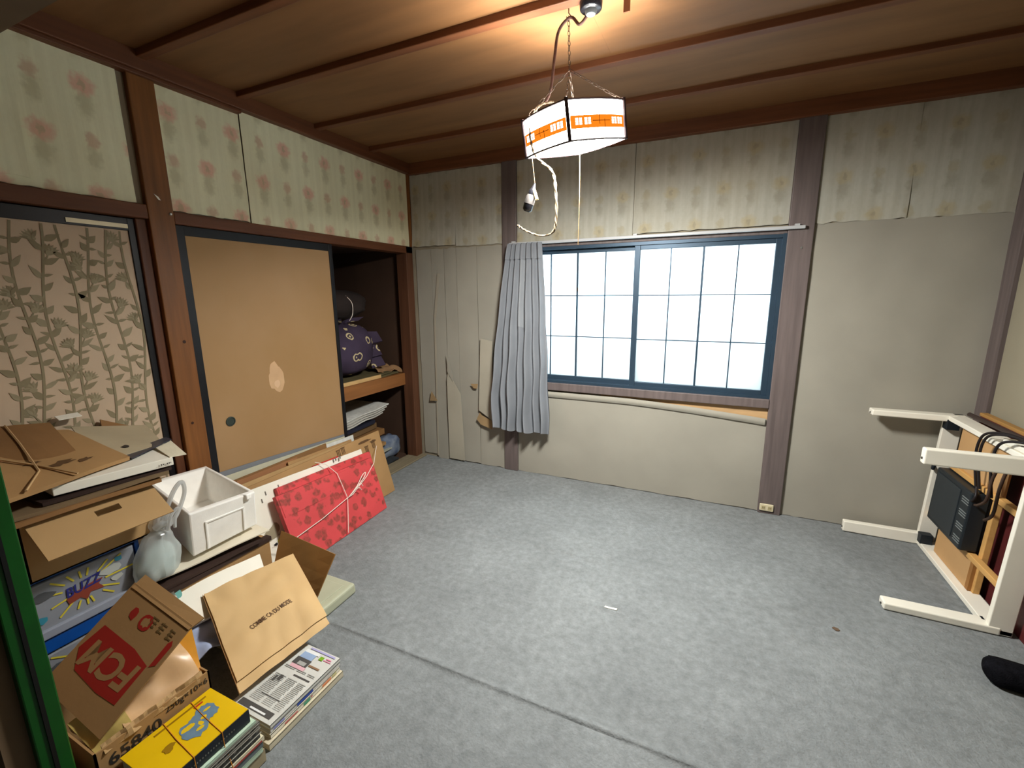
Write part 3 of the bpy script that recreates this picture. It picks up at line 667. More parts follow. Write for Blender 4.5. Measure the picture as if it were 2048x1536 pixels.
obj('cord', MB().tube(smooth_path([(-0.170, -0.60, 1.41), (-0.130, -0.585, 1.36), (-0.135, -0.58, 1.28), (-0.160, -0.59, 1.23)]), 0.003, 5), string_m, bl)
obj('folded_mat', MB().slab((-0.112, -0.84, 0.770), (-0.112, -0.13, 0.772), (-0.80, -0.06, 0.790), (-0.80, -0.84, 0.788), 0.012, 12, 8, 0.008, 4).slab((-0.125, -0.82, 0.780), (-0.125, -0.20, 0.786), (-0.80, -0.10, 0.795), (-0.80, -0.84, 0.795), 0.008, 12, 8, 0.006, 5),
    M('green_brown_mat', (92, 84, 56), 0.85, 0.15, 12), label='greenish brown folded mat under the purple bundle', cat='mat', smooth=True)
obj('loose_board', MB().obox((-0.118, -0.85, 0.7575), (0.012, 0.0, 0.0), (0.0, 0.50, 0.0), (0.0, 0.0, 0.028)), M('pale_board', (198, 164, 112), 0.6, 0.1, 8), label='pale strip of board along the front edge of the closet shelf', cat='board', bevel=0.002)
obj('crumpled_sheet', MB().slab((-0.16, -0.32, 0.795), (-0.10, -0.06, 0.790), (-0.30, -0.05, 0.815), (-0.34, -0.26, 0.835), 0.004, 10, 10, 0.04, 8, 12), M('tan_sheet', (150, 116, 82), 0.8, 0.1, 10), label='crumpled tan sheet at the right end of the closet shelf', cat='sheet', smooth=True)

# tied layers of flattened cardboard and papers under the shelf
lay = [(0.02, 0.10, card_d, -0.86, -0.33), (0.115, 0.012, M('dull_white', (170, 172, 160), 0.7), -0.84, -0.24), (0.130, 0.022, card, -0.88, -0.27), (0.155, 0.012, card_d, -0.86, -0.33), (0.170, 0.026, card, -0.87, -0.31),
       (0.200, 0.045, M('navy_paper', (32, 34, 50), 0.7), -0.87, -0.45), (0.250, 0.012, M('maroon_paper', (96, 46, 38), 0.7), -0.86, -0.42), (0.265, 0.05, card_d, -0.88, -0.32), (0.320, 0.05, M('brown_board', (106, 82, 54), 0.8), -0.86, -0.36),
       (0.375, 0.030, M('navy_paper'), -0.86, -0.40)]
names = [('cardboard_box', 'low brown box at the bottom of the pile under the closet shelf', 'box'), ('paper_sheet', 'dull white sheet low in the pile under the closet shelf', 'paper'),
         ('flattened_carton', 'tan flattened carton just above the dull white sheet under the closet shelf', 'cardboard'), ('flattened_carton', 'thin dark flattened carton between two tan ones under the closet shelf', 'cardboard'),
         ('flattened_carton', 'tan flattened carton below the navy folder under the closet shelf', 'cardboard'), ('folder', 'thick navy folder in the middle of the pile under the closet shelf', 'folder'),
         ('folder', 'thin maroon folder on the thick navy one under the closet shelf', 'folder'), ('flattened_carton', 'thick dark brown carton above the maroon folder under the closet shelf', 'cardboard'),
         ('flattened_carton', 'olive brown carton near the top of the pile under the closet shelf', 'cardboard'), ('folder', 'uppermost navy folder under the closet shelf, below the white newspapers', 'folder')]
for k, ((z, t, mt, y0, y1), (nm, lb, ct)) in enumerate(zip(lay, names)):
    x1 = -0.13+0.025*math.sin(k*2.1); dz = 0.001*k
    obj(nm, MB().slab((x1, y0, z+t), (x1-0.03, y1, z+t+dz), (-0.62, y1, z+t+dz), (-0.62, y0, z+t), t*0.93, 8, 6, 0.002, 1), mt, label=lb, cat=ct)
for k in range(4):
    obj('newspaper', MB().slab((-0.14-0.01*k, -0.80+0.03*k, 0.424+0.0175*k), (-0.16+0.01*k, -0.30+0.015*k, 0.455+0.022*k), (-0.55, -0.28, 0.455+0.022*k), (-0.55, -0.82, 0.424+0.0175*k), 0.010, 10, 8, 0.012, 30, 9),
        paper_g if k != 3 else M('newsprint', (206, 206, 200), 0.7, 0.1, 40), label='%s newspaper in the bundle right under the closet shelf' % ('bottom grey', 'second grey', 'third grey', 'topmost whitish')[k], cat='newspaper', group='newspapers under the closet shelf')
bb = MB(); bundle(bb, (-0.22, -0.20, 0.115), (0.07, 0.115, 0.095), 5, 3.2, 24, 14, 0.06)
obj('blue_bag', bb, M('blue_print_bag', (60, 78, 112), 0.35, 0.0, 9, rgb2=(150, 160, 172)), label='blue and white plastic bag on the closet floor beside the corner post', cat='bag', smooth=True)
obj('dark_cloth', MB().slab((-0.105, -0.56, 0.030), (-0.105, -0.20, 0.026), (-0.30, -0.18, 0.024), (-0.32, -0.56, 0.040), 0.018, 12, 10, 0.02, 3, 14), M('dark_cloth', (44, 48, 52), 0.85, 0.3, 20), label='dark crumpled cloth on the closet floor in front of the pile', cat='cloth', smooth=True)

# ------------------------------------------------------------------ leaning stack in front of the tan door
def leaning(name, label, y0, y1, xb, xt, zt0, zt1, mt, t=0.006, cat='cardboard', zb=0.004, amp=0.006, seed=0, skew=0.0, **k):
    """sheet standing on the floor at x=xb, leaning back to x=xt at its top"""
    # outline order: bottom far(-y) -> bottom near(+y) -> top -> ; face turned to the room
    return obj(name, MB().slab((xb, y0, zb), (xb-skew, y1, zb), (xt+skew*0, y1, zt1), (xt, y0, zt0), t, 14, 8, amp, seed, 5), mt, label=label, cat=cat, **k)
leaning('grey_sheet', 'grey sheet leaning flat against the foot of the tan door, hindmost of its stack', -1.785, -0.88, 0.035, -0.010, 0.500, 0.452, M('blue_grey_sheet', (122, 124, 128), 0.6), 0.006, 'sheet', zb=0.02)
leaning('pale_board', 'pale greenish board standing just in front of the grey sheet', -1.78, -0.90, 0.075, 0.012, 0.478, 0.445, M('pale_green_board', (190, 186, 162), 0.7), 0.005, 'board', zb=0.016)
leaning('newspaper', 'loose whitish newspapers showing at the right end of the leaning stack', -1.25, -0.84, 0.100, 0.030, 0.445, 0.440, M('newsprint'), 0.010, 'newspaper', zb=0.016, amp=0.012, seed=4)
leaning('flattened_carton', 'brown flattened carton behind the tied red boxes, left of the loose newspapers', -1.77, -1.10, 0.128, 0.050, 0.450, 0.462, card_d, 0.008, seed=5)
leaning('flattened_carton', 'reddish brown carton with a torn top edge in the leaning stack', -1.72, -1.34, 0.156, 0.072, 0.452, 0.455, M('red_brown_card', (150, 104, 68), 0.8, 0.1), 0.008, seed=6, amp=0.012)
leaning('flattened_carton', 'narrow brown carton standing in the middle of the leaning stack', -1.42, -0.92, 0.184, 0.092, 0.452, 0.440, card, 0.008, seed=7)
leaning('flattened_carton', 'tan flattened carton directly behind the broadest carton', -1.72, -0.98, 0.212, 0.112, 0.440, 0.440, card_l, 0.008, seed=8)
big = leaning('flattened_carton', 'broad tan carton with dark printed marks, sticking out right of the red boxes', -1.72, -0.705, 0.262, 0.142, 0.425, 0.448, card, 0.010, seed=9)
bf = Face((0.262+0.0065, 0, 0.004), (0, 1, 0), (-0.125, 0, 0.436))
for y, z in ((-0.80, 0.355), (-0.87, 0.345), (-1.07, 0.40), (-1.11, 0.395)):
    for q in range(3): bf.rect(y+q*0.011, z, y+q*0.011+0.006, z+0.04)
    bf.rect(y-0.004, z+0.04, y+0.034, z+0.046)
bf.poly(blob_pts(-0.86, 0.425, 0.06, 0.009, 12, 0.2, 2)); bf.poly(blob_pts(-0.78, 0.405, 0.03, 0.008, 12, 0.2, 3))
obj('print', bf.mb, M('brown_print', (92, 66, 40), 0.7), big)
leaning('red_card', 'bright red card peeping out above the white panel', -1.32, -1.12, 0.275, 0.172, 0.405, 0.400, M('bright_red', (190, 48, 44), 0.6), 0.005, 'card')
wpn = leaning('printed_board', 'white printed panel tied behind the red boxes', -1.765, -0.935, 0.305, 0.190, 0.428, 0.388, paper_w, 0.008, 'panel', seed=10, amp=0.004)
pf = Face((0.305+0.0055, 0, 0.004), (0, 1, 0), (-0.120, 0, 0.415))
pf.poly(blob_pts(-1.70, 0.175, 0.034, 0.028, 14, 0.3, 6), 0).poly(blob_pts(-1.665, 0.195, 0.028, 0.03, 14, 0.3, 16), 0).poly(blob_pts(-1.655, 0.120, 0.018, 0.018, 14, 0.1, 7), 1).poly(blob_pts(-1.685, 0.115, 0.011, 0.010, 8, 0.4, 8), 3)
pf.poly(blob_pts(-1.675, 0.030, 0.022, 0.050, 16, 0.05, 9), 2).poly(blob_pts(-1.672, 0.03, 0.013, 0.036, 16, 0.1, 9), 5).rect(-1.70, 0.028, -1.65, 0.036, 2)
for y, z in ((-1.69, 0.35), (-1.60, 0.34), (-1.66, 0.38), (-1.58, 0.385), (-1.185, 0.395), (-1.165, 0.40), (-1.145, 0.39), (-1.13, 0.40)): pf.rect(y, z, y+0.006, z+0.022, 4)
pf.line(-1.72, 0.15, -1.60, 0.16, 0.006, 0)
obj('print', pf.mb, [M('taupe_print', (150, 140, 116), 0.7), M('olive_print', (168, 160, 30), 0.6), M('blue_print', (70, 110, 176), 0.6), M('black_print', (30, 28, 30), 0.6), M('grey_print', (110, 104, 96), 0.6), paper_w], wpn)
def red_mat():
    mt = M('red_floral_paper', (204, 72, 74), 0.55, 0.1, 5); nt = mt.node_tree; N = nt.nodes; L = nt.links
    tc = [n for n in N if n.type == 'TEX_COORD'][0]; mx = [n for n in N if n.type == 'MIX'][0]; b = N['Principled BSDF']
    vo = N.new('ShaderNodeTexVoronoi'); vo.inputs['Scale'].default_value = 19; nz = N.new('ShaderNodeTexNoise'); nz.inputs['Scale'].default_value = 28; nz.inputs['Detail'].default_value = 3
    ad = N.new('ShaderNodeVectorMath'); ad.operation = 'MULTIPLY_ADD'; ad.inputs[1].default_value = (0.05,)*3
    L.new(tc.outputs['Object'], nz.inputs['Vector']); L.new(nz.outputs['Color'], ad.inputs[0]); L.new(tc.outputs['Object'], ad.inputs[2]); L.new(ad.outputs[0], vo.inputs['Vector'])
    r = N.new('ShaderNodeMapRange'); r.inputs[1].default_value = 0.34; r.inputs[2].default_value = 0.50; r.inputs[3].default_value = 1; r.inputs[4].default_value = 0; L.new(vo.outputs['Distance'], r.inputs[0])
    n2 = N.new('ShaderNodeTexNoise'); n2.inputs['Scale'].default_value = 60; L.new(tc.outputs['Object'], n2.inputs['Vector'])
    f = math_node(nt, 'MULTIPLY', r.outputs[0], math_node(nt, 'MULTIPLY', n2.outputs[0], 1.35))
    m2 = N.new('ShaderNodeMix'); m2.data_type = 'RGBA'; m2.clamp_factor = True; L.new(f, m2.inputs[0]); L.new(mx.outputs[2], m2.inputs[6]); m2.inputs[7].default_value = col((120, 62, 50))
    L.new(m2.outputs[2], b.inputs['Base Color']); return mt
rm = red_mat()
def red_box(label, y0, y1, xb, xt, z0, zt0, zt1, t, fold):
    r = thing('flat_box', label, 'box', (xb, (y0+y1)/2, 0), 'flattened red flowered boxes')
    obj('board', MB().slab((xb, y0, 0.004), (xb-0.03, y1, 0.004), (xt, y1, zt1), (xt-0.01, y0, zt0), t, 10, 6, 0.003, int(t*1000)), rm, r, bevel=0)
    f = lambda a, b_, k: tuple(Vector(a)*(1-k)+Vector(b_)*k)
    A, B, D, E_ = (xb+0.005, y0+0.01, 0.004), (xb-0.025, y1-0.01, 0.004), (xt+0.005, y1-0.01, zt1-0.004), (xt-0.005, y0+0.01, zt0-0.004)
    obj('folded_flap', MB().slab(f(A, E_, fold), f(B, D, fold), f(B, D, 0.985), f(A, E_, 0.985), 0.004, 8, 4, 0.003, 3), rm, r)
    return r
red_box('red flowered flat box at the back of the tied red pair', -1.610, -0.905, 0.365, 0.235, 0, 0.392, 0.368, 0.022, 0.80)
red_box('foremost red flowered flat box, its left end sticking out', -1.655, -0.945, 0.420, 0.285, 0, 0.372, 0.345, 0.030, 0.70)
def rp(y, h, off=0.012): # point on the front red face: y along, h 0 floor..1 top
    return (0.418-0.135*h+off, y, 0.004+0.356*h)
st = thing('white_string', 'white string tied in a bow around the red flowered boxes', 'string', (0.38, -1.27, 0.2))
obj('loop', MB().tube([(0.312, -1.735, 0.13), rp(-1.655, 0.40, 0.010), rp(-1.45, 0.46), rp(-1.25, 0.55), rp(-1.20, 0.56), rp(-1.05, 0.72), rp(-0.95, 0.86, 0.006), (0.185, -0.78, 0.36)], 0.0022, 5), string_m, st)
obj('loop', MB().tube([(0.188, -1.315, 0.43), (0.230, -1.27, 0.405), rp(-1.255, 0.98), rp(-1.25, 0.8), rp(-1.245, 0.55), rp(-1.285, 0.3), rp(-1.325, 0.06)], 0.0022, 5), string_m, st)
b0 = Vector(rp(-1.24, 0.555, 0.015))
obj('bow', MB().tube(smooth_path([b0, b0+Vector((0.008, 0.06, 0.036)), b0+Vector((0.0, 0.14, 0.075)), b0+Vector((-0.008, 0.165, 0.098)), b0+Vector((-0.006, 0.135, 0.092)), b0+Vector((0.006, 0.07, 0.048)), b0]), 0.0026, 5), string_m, st)
obj('bow', MB().tube(smooth_path([b0+Vector((0.004, 0.06, 0.035)), b0+Vector((0.012, 0.085, 0.03)), b0+Vector((0.01, 0.10, 0.01))]), 0.0024, 5).tube(smooth_path([b0+Vector((0.004, 0.065, 0.04)), b0+Vector((0.01, 0.10, 0.05)), b0+Vector((0.01, 0.115, 0.03))]), 0.0024, 5), string_m, st)

# ------------------------------------------------------------------ boxes on the near left
def carton(name, label, x0, x1, y0, y1, z0, z1, mt, wall=0.005, closed=False, cat='box', rot=0.0):
    r = thing(name, label, cat, ((x0+x1)/2, (y0+y1)/2, z0))
    if closed:
        obj('body', MB().box(x0, x1, y0, y1, z0, z1), mt, r, bevel=0.003)
    else:
        mb = MB(); mb.box(x0, x1, y0, y1, z0, z0+wall); mb.box(x0, x0+wall, y0, y1, z0, z1); mb.box(x1-wall, x1, y0, y1, z0, z1); mb.box(x0, x1, y0, y0+wall, z0, z1); mb.box(x0, x1, y1-wall, y1, z0, z1)
        obj('body', mb, mt, r)
    return r
# plastic drawer unit
dr = thing('drawer_unit', 'blue plastic drawer unit with comic burst fronts, under the open carton', 'drawers', (0.25, -2.51, 0.0))
blue = M('blue_plastic', (12, 76, 158), 0.35, 0.08, 10, spec=0.5)
front_m = M('grey_clear_plastic', (138, 142, 150), 0.25, 0.08, 10, spec=0.5)
YA, YB = -2.68, -2.335
ub = MB(); ub.box(0.06, 0.44, YA, YA+0.012, 0, 0.548); ub.box(0.06, 0.452, YB-0.014, YB, 0, 0.548); ub.box(0.06, 0.07, YA, YB, 0, 0.548); ub.box(0.06, 0.45, YA, YB, 0.535, 0.548); ub.box(0.06, 0.452, YA, YB, 0.0, 0.02)
ub.box(0.06, 0.456, YA, YB, 0.292, 0.338)
obj('body', ub, blue, dr, bevel=0.003)
def burst(z0, z1, y0, y1, parent, x, seed, txt):
    f = Face((x, (y0+y1)/2, (z0+z1)/2), (0, 1, 0), (0, 0, 1)); R_ = random.Random(seed); W, H = (y1-y0)/2-0.008, (z1-z0)/2-0.012
    for k in range(15):
        a = k*2*math.pi/15+R_.uniform(-0.12, 0.12); r1 = R_.uniform(0.045, 0.06); r2 = R_.uniform(0.09, 0.16)
        lim = min(W/max(abs(math.cos(a)), 1e-3), H/max(abs(math.sin(a)), 1e-3)); r1, r2 = min(r1, lim*0.6), min(r2, lim)
        f.line(r1*math.cos(a), r1*math.sin(a), r2*math.cos(a), r2*math.sin(a), 0.0055, 0)
    f.poly([(-0.045, -0.035), (-0.015, -0.028), (0.0, -0.045), (0.012, -0.024), (0.05, -0.03), (0.036, -0.008), (0.05, 0.008), (0.02, 0.008), (-0.03, -0.002), (-0.05, -0.012)], 1)
    f.poly(blob_pts(0.075, 0.02, 0.028, 0.016, 10, 0.3, seed), 2).poly(blob_pts(-0.10, 0.03, 0.028, 0.014, 10, 0.3, seed+1), 3).poly(blob_pts(-0.12, -0.045, 0.022, 0.012, 10, 0.3, seed+2), 4).poly(blob_pts(0.10, 0.05, 0.012, 0.010, 10, 0.3, seed+3), 4).poly(blob_pts(0.09, -0.015, 0.02, 0.012, 9, 0.4, seed+3), 2)
    obj('burst_print', f.mb, [M('yellow_ray', (206, 190, 60), 0.5), M('rust_red', (132, 60, 44), 0.5), M('pale_grey_print', (176, 180, 176), 0.4), M('dark_grey_print', (86, 88, 92), 0.4), M('teal_print', (60, 138, 160), 0.4)], parent)
    lettering(txt, (x+0.0012, (y0+y1)/2-0.047, (z0+z1)/2-0.012), (0, 1, 0.12), (0, -0.05, 1), 0.095, 0.034, M('navy_print', (40, 44, 116), 0.5), parent, 'burst_word', 0.15, 0.02)
for k, (z0, z1) in enumerate(((0.345, 0.530), (0.085, 0.285))):
    d_ = obj('drawer', MB().box(0.10, 0.452, YA+0.014, YB-0.018, z0, z1), front_m, dr, bevel=0.006)
    obj('drawer_lip', MB().box(0.45, 0.466, YA+0.014, YB-0.018, z0, z0+0.030), M('lip_plastic', (146, 152, 166), 0.3, 0.05, spec=0.5), d_, bevel=0.004)
    burst(z0+0.034, z1, YA+0.03, YB-0.02, d_, 0.4535, 5+k, 'BUZZ')

# open carton standing on the drawers, its flap hanging out with a hand hole
oc = carton('open_carton', 'open brown carton on the drawers, front flap with a hand hole', 0.08, 0.470, -2.625, -2.275, 0.549, 0.742, card_l)
hinge, outer = (0.470, 0.742), (0.596, 0.655)
fd = Vector((outer[0]-hinge[0], 0, outer[1]-hinge[1])); fo = Vector((hinge[0], -2.612, hinge[1])); fw = 0.335
def flap_pt(u, v): return fo+Vector((0, fw*u, 0))+fd*v
fmb = MB(); hu0, hu1, hv0, hv1 = 0.46, 0.66, 0.26, 0.42
def rect_fl(u0, v0, u1, v1):
    n = Vector((fd.z, 0, -fd.x)).normalized()*0.004
    a = [flap_pt(u0, v0), flap_pt(u1, v0), flap_pt(u1, v1), flap_pt(u0, v1)]
    if n.z > 0: n = -n
    fmb.hexa([p+n for p in a], a)
rect_fl(0, 0, 1, hv0); rect_fl(0, hv1, 1, 1); rect_fl(0, hv0, hu0, hv1); rect_fl(hu1, hv0, 1, hv1)
obj('flap', fmb, card_l, oc)
for k, y in enumerate((-2.625, -2.280)):
    obj('flap', MB().slab((0.09, y, 0.742), (0.46, y, 0.742), (0.46, y+(-0.05 if k == 0 else 0.05), 0.752), (0.09, y+(-0.05 if k == 0 else 0.05), 0.752), 0.004), card_l, oc)
# flattened dark layers, white flat box, folded boards on top
def flat(name, label, pts, t, mt, cat, amp=0.006, seed=0, nu=10, nv=10, **k):
    return obj(name, MB().slab(*pts, t, nu, nv, amp, seed, 5), mt, label=label, cat=cat, **k)
flat('flattened_carton', 'dark flattened carton lying straight on the open carton', [(0.500, -2.66, 0.760), (0.515, -2.26, 0.762), (0.04, -2.20, 0.764), (0.04, -2.66, 0.764)], 0.014, card_d, 'cardboard', seed=1)
flat('flattened_carton', 'grey-brown flattened carton second from the bottom above the open carton', [(0.485, -2.66, 0.776), (0.520, -2.235, 0.778), (0.04, -2.18, 0.780), (0.04, -2.66, 0.778)], 0.012, M('grey_brown_card', (116, 96, 70), 0.8, 0.1), 'cardboard', seed=2)
flat('magazine', 'dark magazine with a red edge under the white flat box', [(0.470, -2.56, 0.790), (0.512, -2.22, 0.792), (0.10, -2.17, 0.794), (0.10, -2.58, 0.792)], 0.011, M('dark_cover', (54, 40, 36), 0.5, 0.2, 12), 'magazine', seed=3)
wbx = thing('white_flat_box', 'long white flat box with its flap open, on the left pile', 'box', (0.30, -2.37, 0.795))
obj('body', MB().hexa([(0.462, -2.530, 0.797), (0.520, -2.215, 0.797), (0.08, -2.12, 0.797), (0.06, -2.50, 0.797)], [(0.462, -2.530, 0.827), (0.520, -2.215, 0.827), (0.08, -2.12, 0.830), (0.06, -2.50, 0.830)]), paper_w, wbx, bevel=0.002)
obj('end_flap', MB().slab((0.515, -2.222, 0.830), (0.515, -2.165, 0.822), (0.30, -2.110, 0.838), (0.30, -2.18, 0.840), 0.003, 4, 3), M('flap_cream', (214, 206, 182), 0.65), wbx)
sm = Face((0.5165, -2.262, 0.808), (0.058, 0.315, 0), (0, 0, 1))
for q in range(7): sm.rect(q*0.006, 0.0, q*0.006+(0.004 if q % 3 else 0.002), 0.0045)
obj('print', sm.mb, ink, wbx)
ob_ = flat('open_board', 'pale grey board with a dark hole, spread on the white flat box', [(0.40, -2.38, 0.846), (0.36, -2.16, 0.840), (0.04, -2.06, 0.850), (0.02, -2.30, 0.905)], 0.004, M('pale_taupe_board', (176, 162, 134), 0.7, 0.08), 'board', seed=4)
obj('punched_hole', MB().prism([(0.30+0.026*math.cos(k*math.pi/6), -2.262+0.013*math.sin(k*math.pi/6), 0.8525) for k in range(12)], (0, 0, 0.002)), ink, ob_)
flat('propped_flap', 'brown strip of card propped up against the leaf patterned door', [(0.06, -2.22, 0.858), (0.06, -2.04, 0.795), (-0.022, -2.02, 0.810), (-0.022, -2.19, 0.905)], 0.004, card_d, 'cardboard', seed=6)
flat('dark_strip', 'dark glossy strip lying on the white flat box', [(0.43, -2.30, 0.840), (0.34, -2.12, 0.842), (0.30, -2.12, 0.845), (0.36, -2.32, 0.846)], 0.004, M('dark_gloss', (44, 46, 58), 0.25, 0.2, 20, spec=0.5), 'strip', seed=7)
tk = thing('folded_carton', 'topmost brown carton, folded flat and tied crosswise with string', 'cardboard', (0.26, -2.55, 0.85))
obj('board', MB().slab((0.520, -2.640, 0.848), (0.430, -2.305, 0.846), (0.05, -2.320, 0.905), (0.02, -2.70, 0.985), 0.014, 12, 12, 0.012, 11, 4), card, tk, smooth=False)
obj('upper_leaf', MB().slab((0.40, -2.66, 0.875), (0.335, -2.40, 0.868), (0.03, -2.36, 0.945), (0.02, -2.72, 1.005), 0.005, 8, 8, 0.014, 12, 4), card_d, tk)
tf = Face((0.475, -2.4725, 0.8520), (-0.09, 0.335, -0.002), (-0.40, -0.05, 0.082))
for (u, v, a, b_, s2) in ((0.02, 0.10, 0.035, 0.016, 1), (0.075, 0.075, 0.02, 0.012, 2), (-0.03, 0.155, 0.022, 0.010, 3)): tf.poly(blob_pts(u, v, a, b_, 12, 0.4, s2), 0)
obj('print', tf.mb, M('brown_print'), tk)
obj('string', MB().tube([(0.515, -2.60, 0.856), (0.40, -2.53, 0.872), (0.20, -2.50, 0.925), (0.04, -2.48, 0.965)], 0.0035, 5).tube([(0.485, -2.47, 0.856), (0.36, -2.52, 0.882), (0.22, -2.62, 0.930), (0.10, -2.69, 0.975)], 0.0035, 5), M('tan_string', (186, 152, 108), 0.6), tk)
obj('white_slip', MB().slab((0.02, -2.33, 0.945), (0.02, -2.26, 0.945), (-0.015, -2.26, 0.955), (-0.015, -2.33, 0.955), 0.003), paper_w, label='small white slip standing behind the topmost carton', cat='paper')

# carton, papers and styrofoam box beside the drawers
bc = carton('brown_carton', 'brown carton carrying the white foam box', 0.07, 0.545, -2.300, -1.90, 0.10, 0.335, card, closed=True)
obj('dark_edge', MB().box(0.52, 0.552, -2.325, -1.895, 0.322, 0.340), M('dark_brown_paper', (58, 42, 36), 0.7), bc)
carton('low_carton', 'low dark carton at the bottom behind the kraft bag', 0.06, 0.43, -2.32, -1.90, 0.0, 0.095, card_d, closed=True)
flat('dark_folder', 'dark brown folder under the white sheet and foam box', [(0.535, -2.39, 0.352), (0.575, -1.95, 0.362), (0.12, -1.88, 0.362), (0.10, -2.33, 0.352)], 0.012, M('dark_brown_paper'), 'folder', seed=2)
flat('white_sheet', 'large white sheet of card under the foam box and plastic bag', [(0.490, -2.365, 0.374), (0.590, -1.925, 0.392), (0.14, -1.90, 0.392), (0.10, -2.33, 0.374)], 0.005, M('ivory_card', (222, 214, 194), 0.55, 0.05), 'card', seed=3, amp=0.010)
foam = M('white_foam', (246, 244, 238), 0.6, 0.03, 30, bump=0.08, bscale=220)
sb = thing('foam_box', 'white styrofoam box, open on top, tilted on the white sheet', 'box', (0.30, -2.03, 0.39))
Rr, Fr, Br, Lr = Vector((0.565, -1.951, 0.585)), Vector((0.520, -2.195, 0.585)), Vector((0.060, -1.850, 0.585)), Vector((0.018, -2.085, 0.585))
Rb, Fb, Bb, Lb = Vector((0.535, -1.940, 0.418)), Vector((0.505, -2.195, 0.398)), Vector((0.10, -1.880, 0.418)), Vector((0.07, -2.085, 0.398))
mb = MB(); ot = [Fr, Rr, Br, Lr]; ob = [Fb, Rb, Bb, Lb]; cT = sum(ot, Vector())/4; cB = sum(ob, Vector())/4
def shrink(ps, c, d): return [p+(c-p).normalized()*d for p in ps]
it = shrink(ot, cT, 0.034); ib = [p+Vector((0, 0, 0.03)) for p in shrink(ob, cB, 0.045)]
mb.add(ob+ot+it+ib, [(3,2,1,0)]+[(k, (k+1) % 4, 4+(k+1) % 4, 4+k) for k in range(4)]+[(4+k, 4+(k+1) % 4, 8+(k+1) % 4, 8+k) for k in range(4)]+[(8+k, 8+(k+1) % 4, 12+(k+1) % 4, 12+k) for k in range(4)]+[(12,13,14,15)])
obj('shell', mb, foam, sb, bevel=0.006)
n_ = (Rr-Fr).cross(Fb-Fr).normalized(); n_ = n_ if n_.x > 0 else -n_
def ff(u, v): return (Fr*(1-u)+Rr*u)*(1-v)+(Fb*(1-u)+Rb*u)*v
rm_ = MB()
for (u0, v0, u1, v1) in ((0.20, 0.30, 0.80, 0.345), (0.20, 0.30, 0.235, 0.97), (0.765, 0.30, 0.80, 0.97)):
    rm_.hexa([ff(u0, v1), ff(u1, v1), ff(u1, v0), ff(u0, v0)], [ff(u0, v1)+n_*0.006, ff(u1, v1)+n_*0.006, ff(u1, v0)+n_*0.006, ff(u0, v0)+n_*0.006])
obj('raised_rib', rm_, foam, sb, bevel=0.002)
obj('rim_notch', MB().obox(Rr+Vector((-0.03, -0.05, -0.022)), (0.034, 0.008, 0), (0, 0.022, 0), (0, 0, 0.024)), foam, sb, bevel=0.004)

# clear carrier bag beside the foam box
clear = frosted('clear_plastic', (244, 247, 247), 0.12, 0.34)
cb = thing('plastic_bag', 'knotted clear plastic carrier bag beside the foam box', 'bag', (0.485, -2.30, 0.378))
def bagfn(c, prof, squash, seed, amp=0.18, fine=0.10):
    def fn(u, v):
        k = v*(len(prof)-1); i = min(int(k), len(prof)-2); t = k-i
        r_ = prof[i][0]*(1-t)+prof[i+1][0]*t; h = prof[i][1]*(1-t)+prof[i+1][1]*t; dx = prof[i][2]*(1-t)+prof[i+1][2]*t
        a = 2*math.pi*u; r_ *= 1+amp*noise.noise(Vector((math.cos(a)*2+seed, math.sin(a)*2, h*9)))+amp*0.5*noise.noise(Vector((math.cos(a)*6+seed, math.sin(a)*6, h*20)))+fine*abs(noise.noise(Vector((math.cos(a)*5+a*2, seed+2, h*38))))
        return (c[0]+r_*squash*math.cos(a), c[1]+r_*math.sin(a)+dx, c[2]+h)
    return fn
obj('bag_body', MB().grid(bagfn((0.478, -2.305, 0.380), [(0.02, 0, 0), (0.066, 0.006, 0), (0.074, 0.05, 0), (0.068, 0.10, 0.01), (0.050, 0.145, 0.015), (0.040, 0.165, 0.02), (0.018, 0.178, 0.02), (0.034, 0.20, 0.03), (0.030, 0.235, 0.04)], 0.72, 4), 36, 26), clear, cb, smooth=True)
obj('contents', MB().grid(bagfn((0.478, -2.305, 0.384), [(0.01, 0, 0), (0.055, 0.006, 0), (0.062, 0.05, 0), (0.050, 0.10, 0.01), (0.02, 0.125, 0.012), (0.001, 0.128, 0.012)], 0.70, 9, 0.3), 24, 16), M('pale_teal_wad', (196, 216, 212), 0.6, 0.1, 20), cb, smooth=True)
for k, (dy, hgt, x) in enumerate(((0.075, 0.115, 0.50), (0.030, 0.035, 0.535))):
    c = Vector((x, -2.265+0.0, 0.60)); pts = smooth_path([c+Vector((0.0, -0.012, -0.035)), c+Vector((0.004, 0.0, 0.01)), c+Vector((0.0, dy*0.55, hgt*0.75)), c+Vector((0.0, dy, hgt)), c+Vector((0.0, dy*1.05, hgt*0.6)), c+Vector((0, dy*0.6, 0.0)), c+Vector((0, 0.012, -0.035))], 6)
    obj('handle', MB().tube(pts, 0.008 if k == 0 else 0.006, 6), clear, cb, smooth=True)
obj('knot', MB().tube(smooth_path([(0.50, -2.30, 0.575), (0.515, -2.282, 0.590), (0.505, -2.262, 0.582), (0.495, -2.28, 0.570)]), 0.012, 7), clear, cb, smooth=True)

